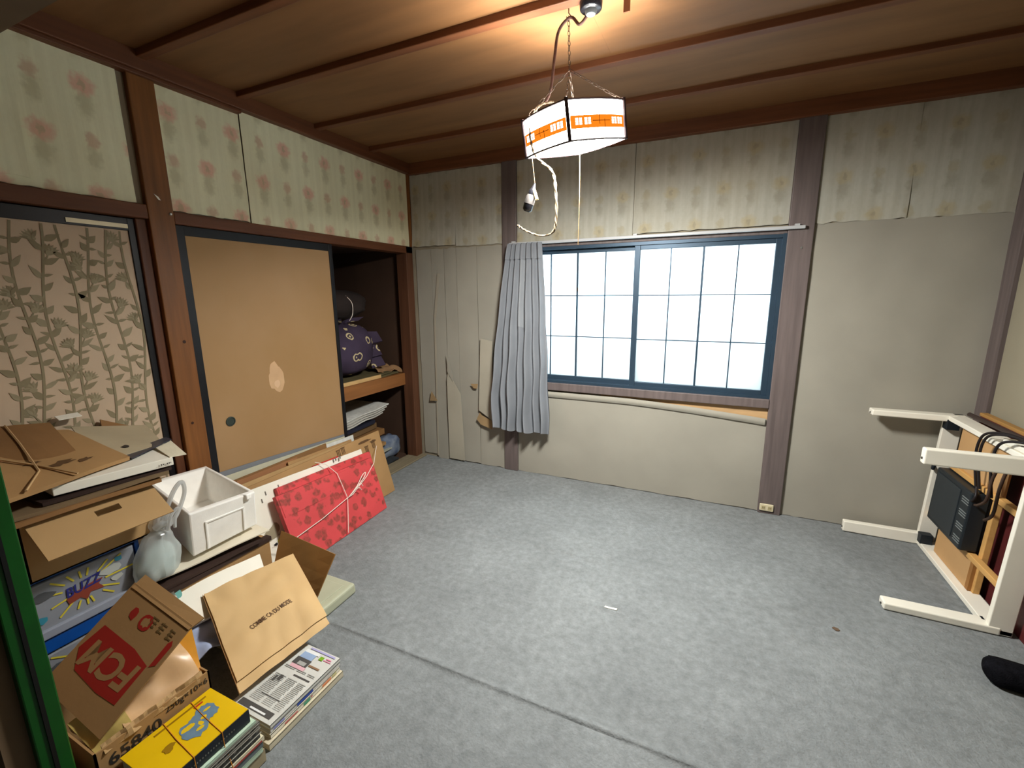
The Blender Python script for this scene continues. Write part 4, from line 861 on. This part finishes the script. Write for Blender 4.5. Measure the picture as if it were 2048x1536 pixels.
# printed packet, crumpled plastic and the carton with an upright flap behind the kraft bag
pk = flat('white_packet', 'white packet with a teal dot between the foam box and the kraft bag', [(0.650, -2.33, 0.225), (0.690, -2.02, 0.205), (0.555, -1.96, 0.290), (0.530, -2.325, 0.322)], 0.020, paper_w, 'packet', seed=5, amp=0.008)
pkf = Face((0.553, -2.296, 0.3115), (0.05, 0.31, 0.02), (-0.125, 0, 0.095)); pkf.poly(blob_pts(0, 0, 0.017, 0.020, 14, 0.1, 1)); pkf.mb.v = [p+Vector((0.004, 0, 0.006)) for p in pkf.mb.v]
obj('teal_dot', pkf.mb, M('teal_dot', (104, 168, 160), 0.5), pk)
obj('clear_wrapper', MB().slab((0.640, -2.40, 0.225), (0.655, -2.31, 0.245), (0.560, -2.305, 0.330), (0.530, -2.385, 0.320), 0.004, 14, 14, 0.035, 6, 14), frosted('wrapper_plastic', (190, 184, 170), 0.35, 0.30), label='crumpled clear wrapper at the left end of the white packet', cat='wrapper', smooth=True)
obj('foil_wrapper', MB().slab((0.735, -2.37, 0.150), (0.760, -2.20, 0.150), (0.640, -2.17, 0.205), (0.600, -2.37, 0.200), 0.006, 16, 16, 0.030, 9, 16), M('blue_silver', (170, 184, 216), 0.25, 0.1, 12, spec=0.8), label='shiny bluish plastic packet below the white one', cat='wrapper', smooth=True)
fb = carton('flap_carton', 'brown carton under the kraft bag, one flap standing up', 0.555, 0.845, -2.17, -1.925, 0.057, 0.135, card)
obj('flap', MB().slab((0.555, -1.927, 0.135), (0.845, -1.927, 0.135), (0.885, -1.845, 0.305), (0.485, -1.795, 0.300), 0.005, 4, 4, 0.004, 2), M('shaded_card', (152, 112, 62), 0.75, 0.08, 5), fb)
gb = thing('storage_lid', 'pale green-grey plastic board lying on the carpet', 'lid', (0.60, -1.92, 0.0))
lm = M('pale_green_plastic', (172, 174, 150), 0.4, 0.06, 8)
obj('slab', MB().hexa([(0.44, -2.20, 0.0), (0.845, -2.19, 0.0), (0.835, -1.692, 0.0), (0.44, -1.692, 0.0)], [(0.44, -2.20, 0.052), (0.842, -2.19, 0.052), (0.832, -1.695, 0.052), (0.44, -1.695, 0.052)]), lm, gb, bevel=0.012, seg=3)
obj('raised_edge', MB().box(0.50, 0.80, -2.15, -1.735, 0.050, 0.056), lm, gb, bevel=0.003)

# kraft paper bag lying across
kb = thing('paper_bag', 'large flat kraft paper bag with small black lettering', 'bag', (0.80, -2.13, 0.10))
bl_, br_, tl_, tr_ = Vector((0.960, -2.352, 0.105)), Vector((0.985, -1.990, 0.108)), Vector((0.600, -2.230, 0.282)), Vector((0.672, -1.888, 0.276))
body = MB()
def bagface(u, v):
    p = (bl_*(1-u)+br_*u)*(1-v)+(tl_*(1-u)+tr_*u)*v; n = (br_-bl_).cross(tl_-bl_).normalized()
    c = 0.006*noise.noise(Vector((u*4, v*4, 1)))+0.016*abs(noise.noise(Vector((u*2.2+v*2.0, v*2.6-u*2.2, 5))))+0.012*math.sin(math.pi*v)*math.sin(math.pi*u)
    return p+n*c
obj('back_panel', MB().grid(lambda u, v: bagface(u, v)-Vector((0.003, 0, 0.006)), 20, 20, 0.002), kraft, kb, smooth=True)
obj('front_panel', MB().grid(lambda u, v: bagface(u+0.006, 0.085+0.915*v)+Vector((0.0, 0.0, 0.0015)), 28, 28, 0.0015), kraft, kb, smooth=True)
obj('side_gusset', MB().grid(lambda u, v: bagface(0.0, v)+Vector((-0.004, -0.001, -0.012*u)), 2, 16, 0.001), M('gusset_kraft', (176, 138, 90), 0.7), kb, smooth=True)
ux = (bl_*0.5+tl_*0.5); uy = (br_*0.5+tr_*0.5)
def bagtext(a, b_):
    return bagface(0.27+0.46*a+0.006-0.02*b_, 0.085+0.915*(0.35+0.03*a+0.052*b_))+Vector((0.0012, 0.0, 0.0040))
lettering('COMME CA DU MODE', (0, 0, 0), (1, 0, 0), (0, 1, 0), 1, 1, M('bag_ink', (92, 66, 44), 0.6), kb, 'lettering', 0, 0.012, bagtext)

# box with the red printed flap, package contents
eb = carton('printed_carton', 'carton marked 65840 with a red printed flap, against the door jamb', 0.60, 0.945, -2.715, -2.425, 0.0, 0.250, card)
fA, fB, fC, fD = Vector((0.690, -2.463, 0.515)), Vector((0.950, -2.450, 0.436)), Vector((0.900, -2.684, 0.247)), Vector((0.640, -2.697, 0.326))
flp = obj('printed_flap', MB().slab(fD, fC, fB, fA, 0.005, 8, 8, 0.0, 4), card, eb)
fx, fy = (fC-fD), (fA-fD); fo2 = fD
def FP(u, v): return fD+(fC-fD)*u+(fA-fD)*v+((fB-fA)-(fC-fD))*u*v
class QF(Face):
    def __init__(s): s.mb = MB(); s.k = 0; s.n = fx.cross(fy).normalized()
    def p(s, u, v, h=0.0008): return FP(u, v)+s.n*h
qf = QF()
qf.poly([(0.04, 0.36), (0.10, 0.60), (0.62, 0.60), (0.88, 0.56), (0.88, 0.22), (0.60, 0.20), (0.20, 0.22)], 0)
qf.poly([(0.90, 0.56), (0.96, 0.60), (0.965, 0.78), (0.93, 0.82), (0.90, 0.78)], 0)
qf.poly(blob_pts(0.50, 0.80, 0.085, 0.072, 16, 0.06, 3), 0).poly(blob_pts(0.30, 0.80, 0.05, 0.060, 8, 0.3, 4), 0)
qf.poly(blob_pts(0.50, 0.80, 0.050, 0.043, 14, 0.3, 3), 1)
qf.rect(0.10, 0.945, 0.97, 0.952, 2)
obj('red_print', qf.mb, [M('dull_red_print', (160, 40, 32), 0.6), card, M('fold_shade', (120, 90, 52), 0.8)], flp)
# the lettering stands upside down on this flap
n2 = fx.cross(fy).normalized()
lettering('FCM', FP(0.84, 0.53)+n2*0.0006, FP(0.10, 0.46)-FP(0.84, 0.50), FP(0.8, 0.2)-FP(0.8, 0.6), 0.190, 0.072, card, flp, 'flap_letters', 0.1, 0.03)
gl = QF(); R2 = random.Random(5)
for q in range(3):                                  # faded characters, too worn to read
    u0, v0 = 0.52+q*0.145, 0.80
    for k in range(3): gl.rect(u0+R2.uniform(0, 0.015), v0+k*0.035, u0+R2.uniform(0.085, 0.11), v0+k*0.035+0.011)
    for k in range(2): uu = u0+R2.uniform(0.02, 0.08); gl.rect(uu, v0-0.006, uu+0.011, v0+R2.uniform(0.06, 0.092))
obj('print', gl.mb, M('olive_ink', (106, 84, 50), 0.6), flp)
obj('flap_strip', MB().slab(FP(0.02, 0.955)+n2*0.002, FP(1.0, 0.955)+n2*0.002, FP(1.02, 1.12)-Vector((0, 0, 0.012)), FP(0.0, 1.12)-Vector((0, 0, 0.01)), 0.005), card, flp)
lettering('65840', (0.9455, -2.690, 0.188), (0, 1, 0), (0, 0, 1), 0.125, 0.034, ink, eb, 'carton_number', 0, 0.02)
lettering('250g×10×6', (0.9455, -2.552, 0.212), (0, 1, 0), (0, 0, 1), 0.118, 0.024, ink, eb, 'carton_weight', 0, 0.015)
rf = Face((0.9455, -2.70, 0.0), (0, 1, 0), (0, 0, 1)); rf.rect(0.01, 0.09, 0.16, 0.155, 0).poly(blob_pts(0.02, 0.162, 0.008, 0.008, 10, 0.1, 1), 0)
obj('red_label', rf.mb, M('dull_red_print'), eb)
obj('torn_edge', MB().slab((0.948, -2.695, 0.235), (0.948, -2.44, 0.235), (0.935, -2.44, 0.262), (0.935, -2.695, 0.258), 0.003, 24, 3, 0.014, 5, 40), card_l, eb)
obj('paper_package', MB().slab((0.935, -2.64, 0.240), (0.925, -2.44, 0.262), (0.80, -2.435, 0.345), (0.800, -2.62, 0.300), 0.03, 18, 16, 0.028, 2, 14), M('glossy_tan_wrap', (206, 168, 124), 0.35, 0.12, 12, spec=0.6), label='crumpled glossy tan package inside the carton marked 65840', cat='package', smooth=True)
obj('plastic_package', MB().slab((0.930, -2.70, 0.215), (0.930, -2.62, 0.240), (0.78, -2.60, 0.27), (0.78, -2.70, 0.25), 0.03, 14, 12, 0.022, 7, 14), M('yellow_green_wrap', (186, 164, 96), 0.35, 0.15, 14, spec=0.5), label='yellowish package in the near corner of the carton marked 65840', cat='package', smooth=True)
obj('amber_envelope', MB().slab((0.915, -2.462, 0.235), (0.920, -2.432, 0.240), (0.790, -2.380, 0.345), (0.760, -2.430, 0.355), 0.012, 8, 8, 0.012, 3, 10), M('amber_paper', (206, 146, 50), 0.35, 0.15, 8, spec=0.5), label='shiny amber envelope standing in the back corner of the carton marked 65840', cat='envelope', smooth=True)

# ------------------------------------------------------------------ books and magazines in front
def book(label, x0, x1, y0, y1, z0, z1, cover, pages=None, rot=0.0, cat='book', group='books under the yellow one', spine=None):
    r = thing('book', label, cat, ((x0+x1)/2, (y0+y1)/2, z0), group); t = min(0.002, (z1-z0)*0.2)
    obj('cover', MB().box(x0, x1, y0, y1, z0, z0+t).box(x0, x1, y0, y1, z1-t, z1).box(x1-0.002, x1, y0, y1, z0, z1), cover, r, bevel=0.0006, seg=1)
    obj('pages', MB().box(x0+0.003, x1-0.0021, y0+0.003, y1-0.003, z0+t, z1-t), pages or M('book_pages', (214, 206, 182), 0.8, 0.08, 60, (1, 1, 30)), r)
    if rot: r.rotation_euler = (0, 0, rot)
    return r
yb = book('thick yellow book with a navy spine on top of the front pile', 0.956, 1.136, -2.672, -2.434, 0.156, 0.200, M('yellow_cover', (226, 184, 8), 0.4, 0.05, 6, spec=0.4), group='')

obj('navy_spine', MB().box(1.1352, 1.1372, -2.672, -2.434, 0.1565, 0.1995), M('navy_cover', (22, 26, 36), 0.35, 0.1, spec=0.4), yb)
lettering('·················', (1.1373, -2.60, 0.174), (0, 1, 0), (0, 0, 1), 0.12, 0.006, M('grey_print2', (120, 118, 108), 0.5), yb, 'spine_print')
yf_ = Face((0.956, -2.672, 0.2001), (0, 1, 0), (-1, 0, 0)); Yv = lambda x: -(x-0.956)
bluep = 1
def yblob(y, x, ry, rx, sd, mi): yf_.poly([(u, v) for u, v in blob_pts(y+2.672, Yv(x), ry, rx, 22, 0.14, sd)], mi)
yblob(-2.490, 1.030, 0.026, 0.034, 1, 0); yblob(-2.540, 1.052, 0.032, 0.036, 2, 0); yblob(-2.515, 1.040, 0.026, 0.03, 3, 0)
yblob(-2.545, 1.035, 0.018, 0.009, 4, 1); yblob(-2.505, 1.040, 0.008, 0.006, 5, 1); yblob(-2.53, 1.066, 0.010, 0.006, 6, 1); yblob(-2.485, 1.022, 0.010, 0.005, 7, 1); yblob(-2.52, 1.052, 0.006, 0.010, 8, 1)
yblob(-2.60, 1.045, 0.016, 0.010, 9, 2); yblob(-2.605, 1.055, 0.010, 0.008, 10, 2)
yf_.line(2.672-2.60, Yv(0.975), 2.672-2.46, Yv(0.975), 0.006, 2); yf_.line(2.672-2.50, Yv(0.985), 2.672-2.475, Yv(0.985), 0.006, 3)
obj('cover_print', yf_.mb, [M('blue_grey_print', (104, 130, 150), 0.4, 0.1, 60), M('yellow_print', (224, 186, 30), 0.4), M('brown_print3', (150, 112, 10), 0.5), M('red_print2', (186, 48, 30), 0.5)], yb)
specs = [('pale mint booklet directly under the yellow book', 0.146, 0.1545, 1.148, (190, 214, 192)), ('grey striped booklet third from the top of the front pile', 0.133, 0.1452, 1.152, (118, 116, 108)),
         ('grey striped booklet fourth from the top of the front pile', 0.119, 0.1322, 1.156, (126, 122, 114)), ('dark grey booklet in the middle of the front pile', 0.098, 0.1182, 1.158, (78, 78, 74)),
         ('cream booklet with a red stripe in the front pile', 0.082, 0.0972, 1.163, (222, 214, 186)), ('slate grey booklet in the lower front pile', 0.062, 0.0812, 1.160, (108, 118, 122)),
         ('mint booklet second from the bottom of the front pile', 0.046, 0.0612, 1.162, (186, 208, 184)), ('thick beige book at the bottom of the front pile', 0.002, 0.0452, 1.158, (166, 152, 122))]
for k, (lb, z0, z1, x1, c) in enumerate(specs):
    b_ = book(lb, x1-0.185, x1, -2.675+0.004*(k % 3), -2.424+0.004*((k*2) % 3), z0, z1, M('cover_%d' % k, c, 0.5, 0.1, 20))
    if k in (1, 2, 3):
        f = Face((x1+0.0003, -2.67, z0), (0, 1, 0), (0, 0, 1))
        for q in range(14): f.rect(0.015+q*0.016, 0.003, 0.024+q*0.016+0.004*(q % 3), (z1-z0)*0.55, 0)
        f.rect(0.0, (z1-z0)*0.72, 0.25, (z1-z0)*0.9, 1)
        obj('spine_print', f.mb, [M('spine_dark', (56, 54, 50), 0.5), M('spine_white', (216, 214, 200), 0.5)], b_)
    if k == 4:
        f = Face((x1+0.0003, -2.67, z0), (0, 1, 0), (0, 0, 1)); f.rect(0.005, 0.003, 0.245, 0.009, 0); obj('red_stripe', f.mb, M('red_stripe', (168, 52, 50), 0.5), b_)
    if k in (3, 5):
        f = Face((x1+0.0006, -2.67, z0), (0, 1, 0), (0, 0, 1)); f.rect(0.04+0.004*k, 0.0, 0.115-0.002*k, z1-z0, 0); obj('green_label', f.mb, M('green_label', (10, 118, 84), 0.5), b_)
ts = thing('orange_string', 'thin orange string tied around the yellow book and its pile', 'string', (1.05, -2.55, 0.2))
for y in (-2.575, -2.500):
    obj('loop', MB().tube([(0.955, y+0.008, 0.2012), (1.0385, y-0.004, 0.2016), (1.139, y-0.014, 0.2010), (1.142, y-0.015, 0.158), (1.168, y-0.015, 0.09), (1.166, y-0.015, 0.004)], 0.0013, 5), M('orange_string', (196, 124, 40), 0.6), ts)

mags = [('thick beige bound magazine at the bottom of the newspaper pile', 0.001, 0.024, 0.92, 1.142, -2.392, -2.085, (206, 196, 170), 'magazine'), ('colourful magazine second from the bottom of the newspaper pile', 0.0245, 0.040, 0.92, 1.130, -2.376, -2.088, (226, 220, 204), 'magazine'),
        ('white leaflet magazine in the middle of the newspaper pile', 0.0405, 0.056, 0.92, 1.126, -2.372, -2.082, (216, 214, 208), 'magazine'), ('grey printed newspaper on top of the magazine pile by the kraft bag', 0.0565, 0.070, 0.930, 1.128, -2.372, -2.080, (206, 206, 200), 'newspaper')]
for k, (lb, z0, z1, x0, x1, y0, y1, c, ct) in enumerate(mags):
    r = thing('magazine' if ct == 'magazine' else 'newspaper', lb, ct, ((x0+x1)/2, (y0+y1)/2, z0), 'magazines beside the kraft bag')
    obj('cover', MB().box(x0, x1, y0, y1, z1-0.0016, z1).box(x0, x1, y0, y1, z0, z0+0.0016).box(x1-0.0016, x1, y0, y1, z0, z1), M('mag_%d' % k, c, 0.4, 0.05, 20, spec=0.4), r)
    obj('pages', MB().box(x0+0.002, x1-0.0017, y0+0.003, y1-0.002, z0+0.0016, z1-0.0016), M('mag_pages', (186, 168, 138), 0.8, 0.2, 30, (1, 1, 40)), r)
    if k == 3:
        f = Face((x0, y0, z1), (0, 1, 0), (-1, 0, 0)); X = lambda x: -(x-x0); Yy = lambda y: y-y0
        W, H = x1-x0, y1-y0
        f.rect(0.012, -W+0.022, 0.034, -0.02, 0)                       # dark foot band
        f.rect(0.016, -W+0.05, 0.022, -0.075, 3)
        for (y, xa, xb, th) in ((0.070, 0.06, 0.15, 0.004), (0.165, 0.10, W-0.02, 0.006)): f.rect(y, -xb, y+th, -xa, 0)
        for q in range(26):
            y = 0.044+q*0.0058
            if 0.15 < y < 0.18: continue
            for xa, xb in ((0.035, 0.085), (0.095, 0.14), (0.148, 0.182)): f.rect(y, -xb+0.002*(q % 3), y+0.0024, -xa, 1)
        f.rect(0.205, -0.115, 0.236, -0.045, 0); f.rect(0.207, -0.105, 0.222, -0.068, 1); f.rect(0.236, -0.11, 0.262, -0.05, 2); f.rect(0.262, -0.12, 0.275, -0.05, 3)
        f.rect(0.215, -0.17, 0.222, -0.118, 5); f.rect(0.252, -0.146, 0.268, -0.128, 4); f.rect(0.190, -0.12, 0.204, -0.05, 6); f.rect(0.256, -0.185, 0.259, -0.15, 7); f.rect(0.264, -0.18, 0.268, -0.155, 7); f.rect(0.279, -W+0.015, 0.286, -0.06, 8)
        f.rect(0.128, -0.075, 0.150, -0.060, 0); f.rect(0.120, -0.055, 0.142, -0.046, 0)
        obj('page_print', f.mb, [M('np_dark', (80, 78, 76), 0.5), M('np_grey', (168, 168, 164), 0.5), M('np_sky', (150, 172, 204), 0.5), M('np_white', (226, 228, 228), 0.5), M('np_green', (120, 164, 40), 0.5), M('np_brown', (140, 110, 84), 0.5), M('np_pink', (222, 176, 184), 0.5), M('np_rose', (214, 120, 150), 0.5), M('np_lilac', (168, 164, 206), 0.5)], r)
    if k in (1, 2):
        f = Face((x1+0.0003, y0, z0), (0, 1, 0), (0, 0, 1)); h = z1-z0
        if k == 1: f.rect(0.05, 0.004, 0.10, 0.009, 2).rect(0.125, 0.002, 0.152, h-0.002, 1).rect(0.155, 0.008, 0.162, 0.013, 2).rect(0.205, 0.002, 0.245, h-0.003, 3).rect(0.250, 0.002, 0.270, h-0.002, 4)
        else: f.rect(0.100, 0.004, 0.165, h-0.002, 0).rect(0.01, 0.003, 0.05, h-0.004, 5)
        obj('spine_print', f.mb, [M('m_blue', (52, 80, 168), 0.4), M('m_green', (74, 156, 122), 0.4), M('m_red', (196, 84, 84), 0.4), M('m_orange', (226, 140, 96), 0.4), M('m_olive', (196, 190, 140), 0.4), M('m_lav', (150, 156, 206), 0.4)], r)

# ------------------------------------------------------------------ upturned low table against the right wall
white_t = M('white_table_paint', (242, 238, 224), 0.4, 0.03, 6, spec=0.4)
pine = M('pale_pine', (206, 160, 96), 0.5, 0.1, 3, (8, 0.8, 8))
hb = M('tan_hardboard', (192, 152, 104), 0.7, 0.06, 5)
kt = thing('low_table', 'white heated low table lying on its side, legs toward the room', 'table', (3.45, -0.43, 0.0))
def KX(z): return 3.452+0.022*z/0.76     # the frame leans a little toward the wall
def kbar(name, y0, y1, z0, z1, dx0, dx1, mt, bev=0.003):
    mb = MB(); mb.hexa([(KX(z0)+dx0, y0, z0), (KX(z0)+dx1, y0, z0), (KX(z0)+dx1, y1, z0), (KX(z0)+dx0, y1, z0)], [(KX(z1)+dx0, y0, z1), (KX(z1)+dx1, y0, z1), (KX(z1)+dx1, y1, z1), (KX(z1)+dx0, y1, z1)])
    return obj(name, mb, mt, kt, bevel=bev)
ZT = 0.765
kbar('apron', -0.815, -0.790, 0.005, ZT, 0.0, 0.078, white_t); kbar('apron', -0.070, -0.045, 0.005, ZT, 0.0, 0.078, white_t)
kbar('apron', -0.815, -0.045, ZT-0.024, ZT, 0.0, 0.078, white_t); kbar('apron', -0.815, -0.045, 0.004, 0.028, 0.0, 0.078, white_t)
def leg(y, z, xt, hy, hz):
    # flat leg, tapering slightly to its foot; tall or wide by turns round the frame
    x0 = KX(z)+0.04; k = 0.94
    l = obj('leg', MB().hexa([(xt, y-hy*k, z-hz*k), (x0, y-hy, z-hz), (x0, y+hy, z-hz), (xt, y+hy*k, z-hz*k)], [(xt, y-hy*k, z+hz*k), (x0, y-hy, z+hz), (x0, y+hy, z+hz), (xt, y+hy*k, z+hz*k)]), white_t, kt, bevel=0.006, seg=3)
    obj('foot_screw', MB().lathe((xt-0.003, y, z-hz*0.3), [(0.005, 0.0), (0.006, 0.005)], 10, 'x'), M('dark_screw', (60, 56, 50), 0.5), l)
leg(-0.785, 0.019, 3.105, 0.034, 0.017); leg(-0.062, 0.036, 3.105, 0.019, 0.034); leg(-0.797, 0.736, 3.150, 0.020, 0.036); leg(-0.078, 0.750, 3.150, 0.034, 0.017)
kbar('cross_rail', -0.790, -0.070, 0.180, 0.206, 0.020, 0.050, pine); kbar('cross_rail', -0.790, -0.070, 0.505, 0.531, 0.020, 0.050, pine)
kbar('upright_rail', -0.560, -0.530, 0.028, 0.741, 0.048, 0.074, pine)
kbar('hardboard', -0.520, -0.185, 0.030, 0.180, 0.034, 0.046, hb, 0.001); kbar('hardboard', -0.600, -0.185, 0.531, 0.740, 0.034, 0.046, hb, 0.001)
kbar('panel_edge', -0.545, -0.520, 0.030, 0.180, 0.034, 0.078, M('brown_edge', (150, 104, 54), 0.6), 0.001)
ht = kbar('heater', -0.520, -0.165, 0.212, 0.500, -0.020, 0.050, M('heater_black', (26, 34, 40), 0.45, 0.1, spec=0.4), 0.008)
kbar('heater_face', -0.43, -0.19, 0.235, 0.480, -0.024, -0.018, M('heater_grey', (44, 50, 54), 0.5, 0.1), 0.003)
sl = MB()
for q, z in enumerate((0.240, 0.305, 0.370, 0.435)):
    for j in range(3):
        sl.box(KX(z)-0.0225, KX(z)-0.0195, -0.515, -0.455, z+j*0.012, z+j*0.012+0.004)
obj('vent_slots', sl, M('slot_light', (120, 126, 126), 0.5), ht)
for y, z, mt in ((-0.090, 0.72, 1), (-0.095, 0.055, 1), (-0.088, 0.47, 0)):
    obj('corner_bracket' if mt else 'cable_clip', MB().box(KX(z)-0.004, KX(z)+0.05, y-0.025, y+0.022, z-0.030, z+0.026) if mt else MB().tube(smooth_path([(KX(z), y+0.02, z), (KX(z)-0.012, y-0.01, z-0.006), (KX(z)-0.012, y-0.02, z+0.02), (KX(z)-0.004, y-0.025, z+0.03)]), 0.009, 7), M('black_bracket', (28, 34, 40), 0.5), kt, bevel=0.003 if mt else 0)
obj('corner_bracket', MB().box(3.449, 3.457, -0.775, -0.755, 0.030, 0.038), M('black_bracket'), kt)
tp = thing('table_top', 'wooden table top with a maroon underside, standing against the right wall', 'table top', (3.575, -0.48, 0))
obj('panel', MB().hexa([(3.555, -0.90, 0.0), (3.580, -0.90, 0.0), (3.580, -0.13, 0.0), (3.555, -0.13, 0.0)], [(3.585, -0.90, 0.785), (3.612, -0.90, 0.785), (3.612, -0.13, 0.785), (3.585, -0.13, 0.785)]), M('maroon_laminate', (88, 36, 36), 0.5, 0.12, 6), tp, bevel=0.002)
obj('wood_edging', MB().box(3.582, 3.616, -0.905, -0.125, 0.783, 0.800), M('edging_wood', (166, 124, 68), 0.5, 0.12, 3, (8, 0.8, 8)), tp, bevel=0.004)
obj('dark_rod', MB().tube([(3.535, -0.15, 0.790), (3.545, -0.50, 0.789), (3.550, -0.84, 0.788)], 0.011, 8), M('dark_rod', (58, 46, 42), 0.6), label='dark thin rod lying along the top of the upturned table', cat='rod', smooth=True)
ps = thing('power_strip', 'white power strip on the top edge of the upturned table', 'power strip', (3.50, -0.66, 0.765))
obj('body', MB().obox((3.480, -0.80, 0.767), (0.040, 0, 0), (0, 0.22, 0), (0, 0, 0.022)), white_t, ps, bevel=0.004)
for q in range(3): obj('outlet_slot', MB().box(3.486, 3.514, -0.76+q*0.06, -0.752+q*0.06, 0.7888, 0.790), ink, ps)
cd = thing('black_cable', 'black cable looped over the top edge of the upturned table', 'cable', (3.45, -0.58, 0.76))
cbl = M('black_cable', (30, 24, 26), 0.5)
for k, dy in enumerate((0, 0.03, 0.13)):
    obj('strand', MB().tube(smooth_path([(3.462, -0.50-dy, 0.53), (3.445, -0.49-dy, 0.66), (3.442, -0.50-dy, 0.745), (3.448, -0.535-dy, 0.792), (3.475, -0.60-dy, 0.812), (3.500, -0.67-dy, 0.812), (3.52, -0.78-dy*0.4, 0.802)]), 0.0055, 7), cbl, cd, smooth=True)
obj('strand', MB().tube(smooth_path([(3.465, -0.50, 0.53), (3.455, -0.53, 0.49), (3.452, -0.515, 0.46)]), 0.0055, 7), cbl, cd, smooth=True)
obj('strand', MB().tube(smooth_path([(3.455, -0.66, 0.70), (3.448, -0.64, 0.62), (3.448, -0.63, 0.52), (3.452, -0.575, 0.47), (3.46, -0.53, 0.45)]), 0.006, 7).tube(smooth_path([(3.455, -0.71, 0.70), (3.448, -0.70, 0.60), (3.45, -0.69, 0.48), (3.46, -0.62, 0.42)]), 0.006, 7), M('brown_cable', (70, 52, 42), 0.5), cd, smooth=True)
obj('thin_stick', MB().tube([(3.545, -0.925, 0.006), (3.60, -0.945, 0.26), (3.634, -0.957, 0.42)], 0.006, 7), M('stick_pale', (176, 164, 124), 0.6), label='thin pale stick leaning on the wall beside the maroon board', cat='stick', smooth=True)
obj('dark_floor_strip', MB().slab((3.53, -0.95, 0.02), (3.64, -0.95, 0.02), (3.64, -0.90, 0.012), (3.53, -0.90, 0.012), 0.012, 6, 4, 0.004), M('dark_quilt'), label='dark strip on the floor beside the maroon board', cat='cloth', smooth=True)  # thin dark strip lying on the carpet
sp = thing('fleece_roll', 'black fuzzy roll lying on the carpet near the upturned table', 'roll', (3.47, -1.10, 0.0))
fuzz = M('black_fleece', (18, 18, 22), 0.95, 0.4, 60, bump=0.8, bscale=240, spec=0.05)
def slp(u, v):
    a = 2*math.pi*u; ln = 0.30; e = min(1.0, v/0.12) if v < 0.5 else min(1.0, (1-v)/0.10)
    k = math.sqrt(max(0.0, 1-(1-e)**2)); f = lambda t: math.copysign(abs(t)**0.75, t)
    q = 1+0.06*noise.noise(Vector((v*6, math.cos(a)*1.5, math.sin(a)*1.5)))
    return (3.318+ln*v, -1.112-0.035*v+0.052*k*q*f(math.cos(a)), 0.041+0.040*(0.15+0.85*k)*f(math.sin(a)))
obj('fleece_cover', MB().grid(slp, 28, 26), fuzz, sp, smooth=True)
obj('seam', MB().tube([slp(0.12, t/12) for t in range(1, 12)], 0.003, 5), M('black_rubber'), sp)

# adjoining room glimpsed left of the green jamb
obj('leaning_board', MB().slab((0.30, -2.90, 0.0), (0.88, -2.96, 0.0), (0.88, -2.93, 1.0), (0.30, -2.88, 1.0), 0.012, 6, 6, 0.006, 3), M('pink_beige_board', (150, 120, 98), 0.8, 0.15, 5), label='pinkish beige board leaning behind the green jamb', cat='board')

obj('carpet_spot', MB().prism([(2.885+a, -1.045+b_, 0.0015) for a, b_ in blob_pts(0, 0, 0.014, 0.010, 10, 0.3, 4)], (0, 0, 0.0012)), M('rust_spot', (96, 78, 62), 0.9), floor)
obj('paper_scrap', MB().slab((1.955, -1.318, 0.006), (2.010, -1.314, 0.006), (2.012, -1.304, 0.007), (1.957, -1.309, 0.007), 0.003, 6, 2, 0.003, 2, 20), paper_w, label='tiny white scrap lying on the carpet in the middle of the room', cat='scrap')
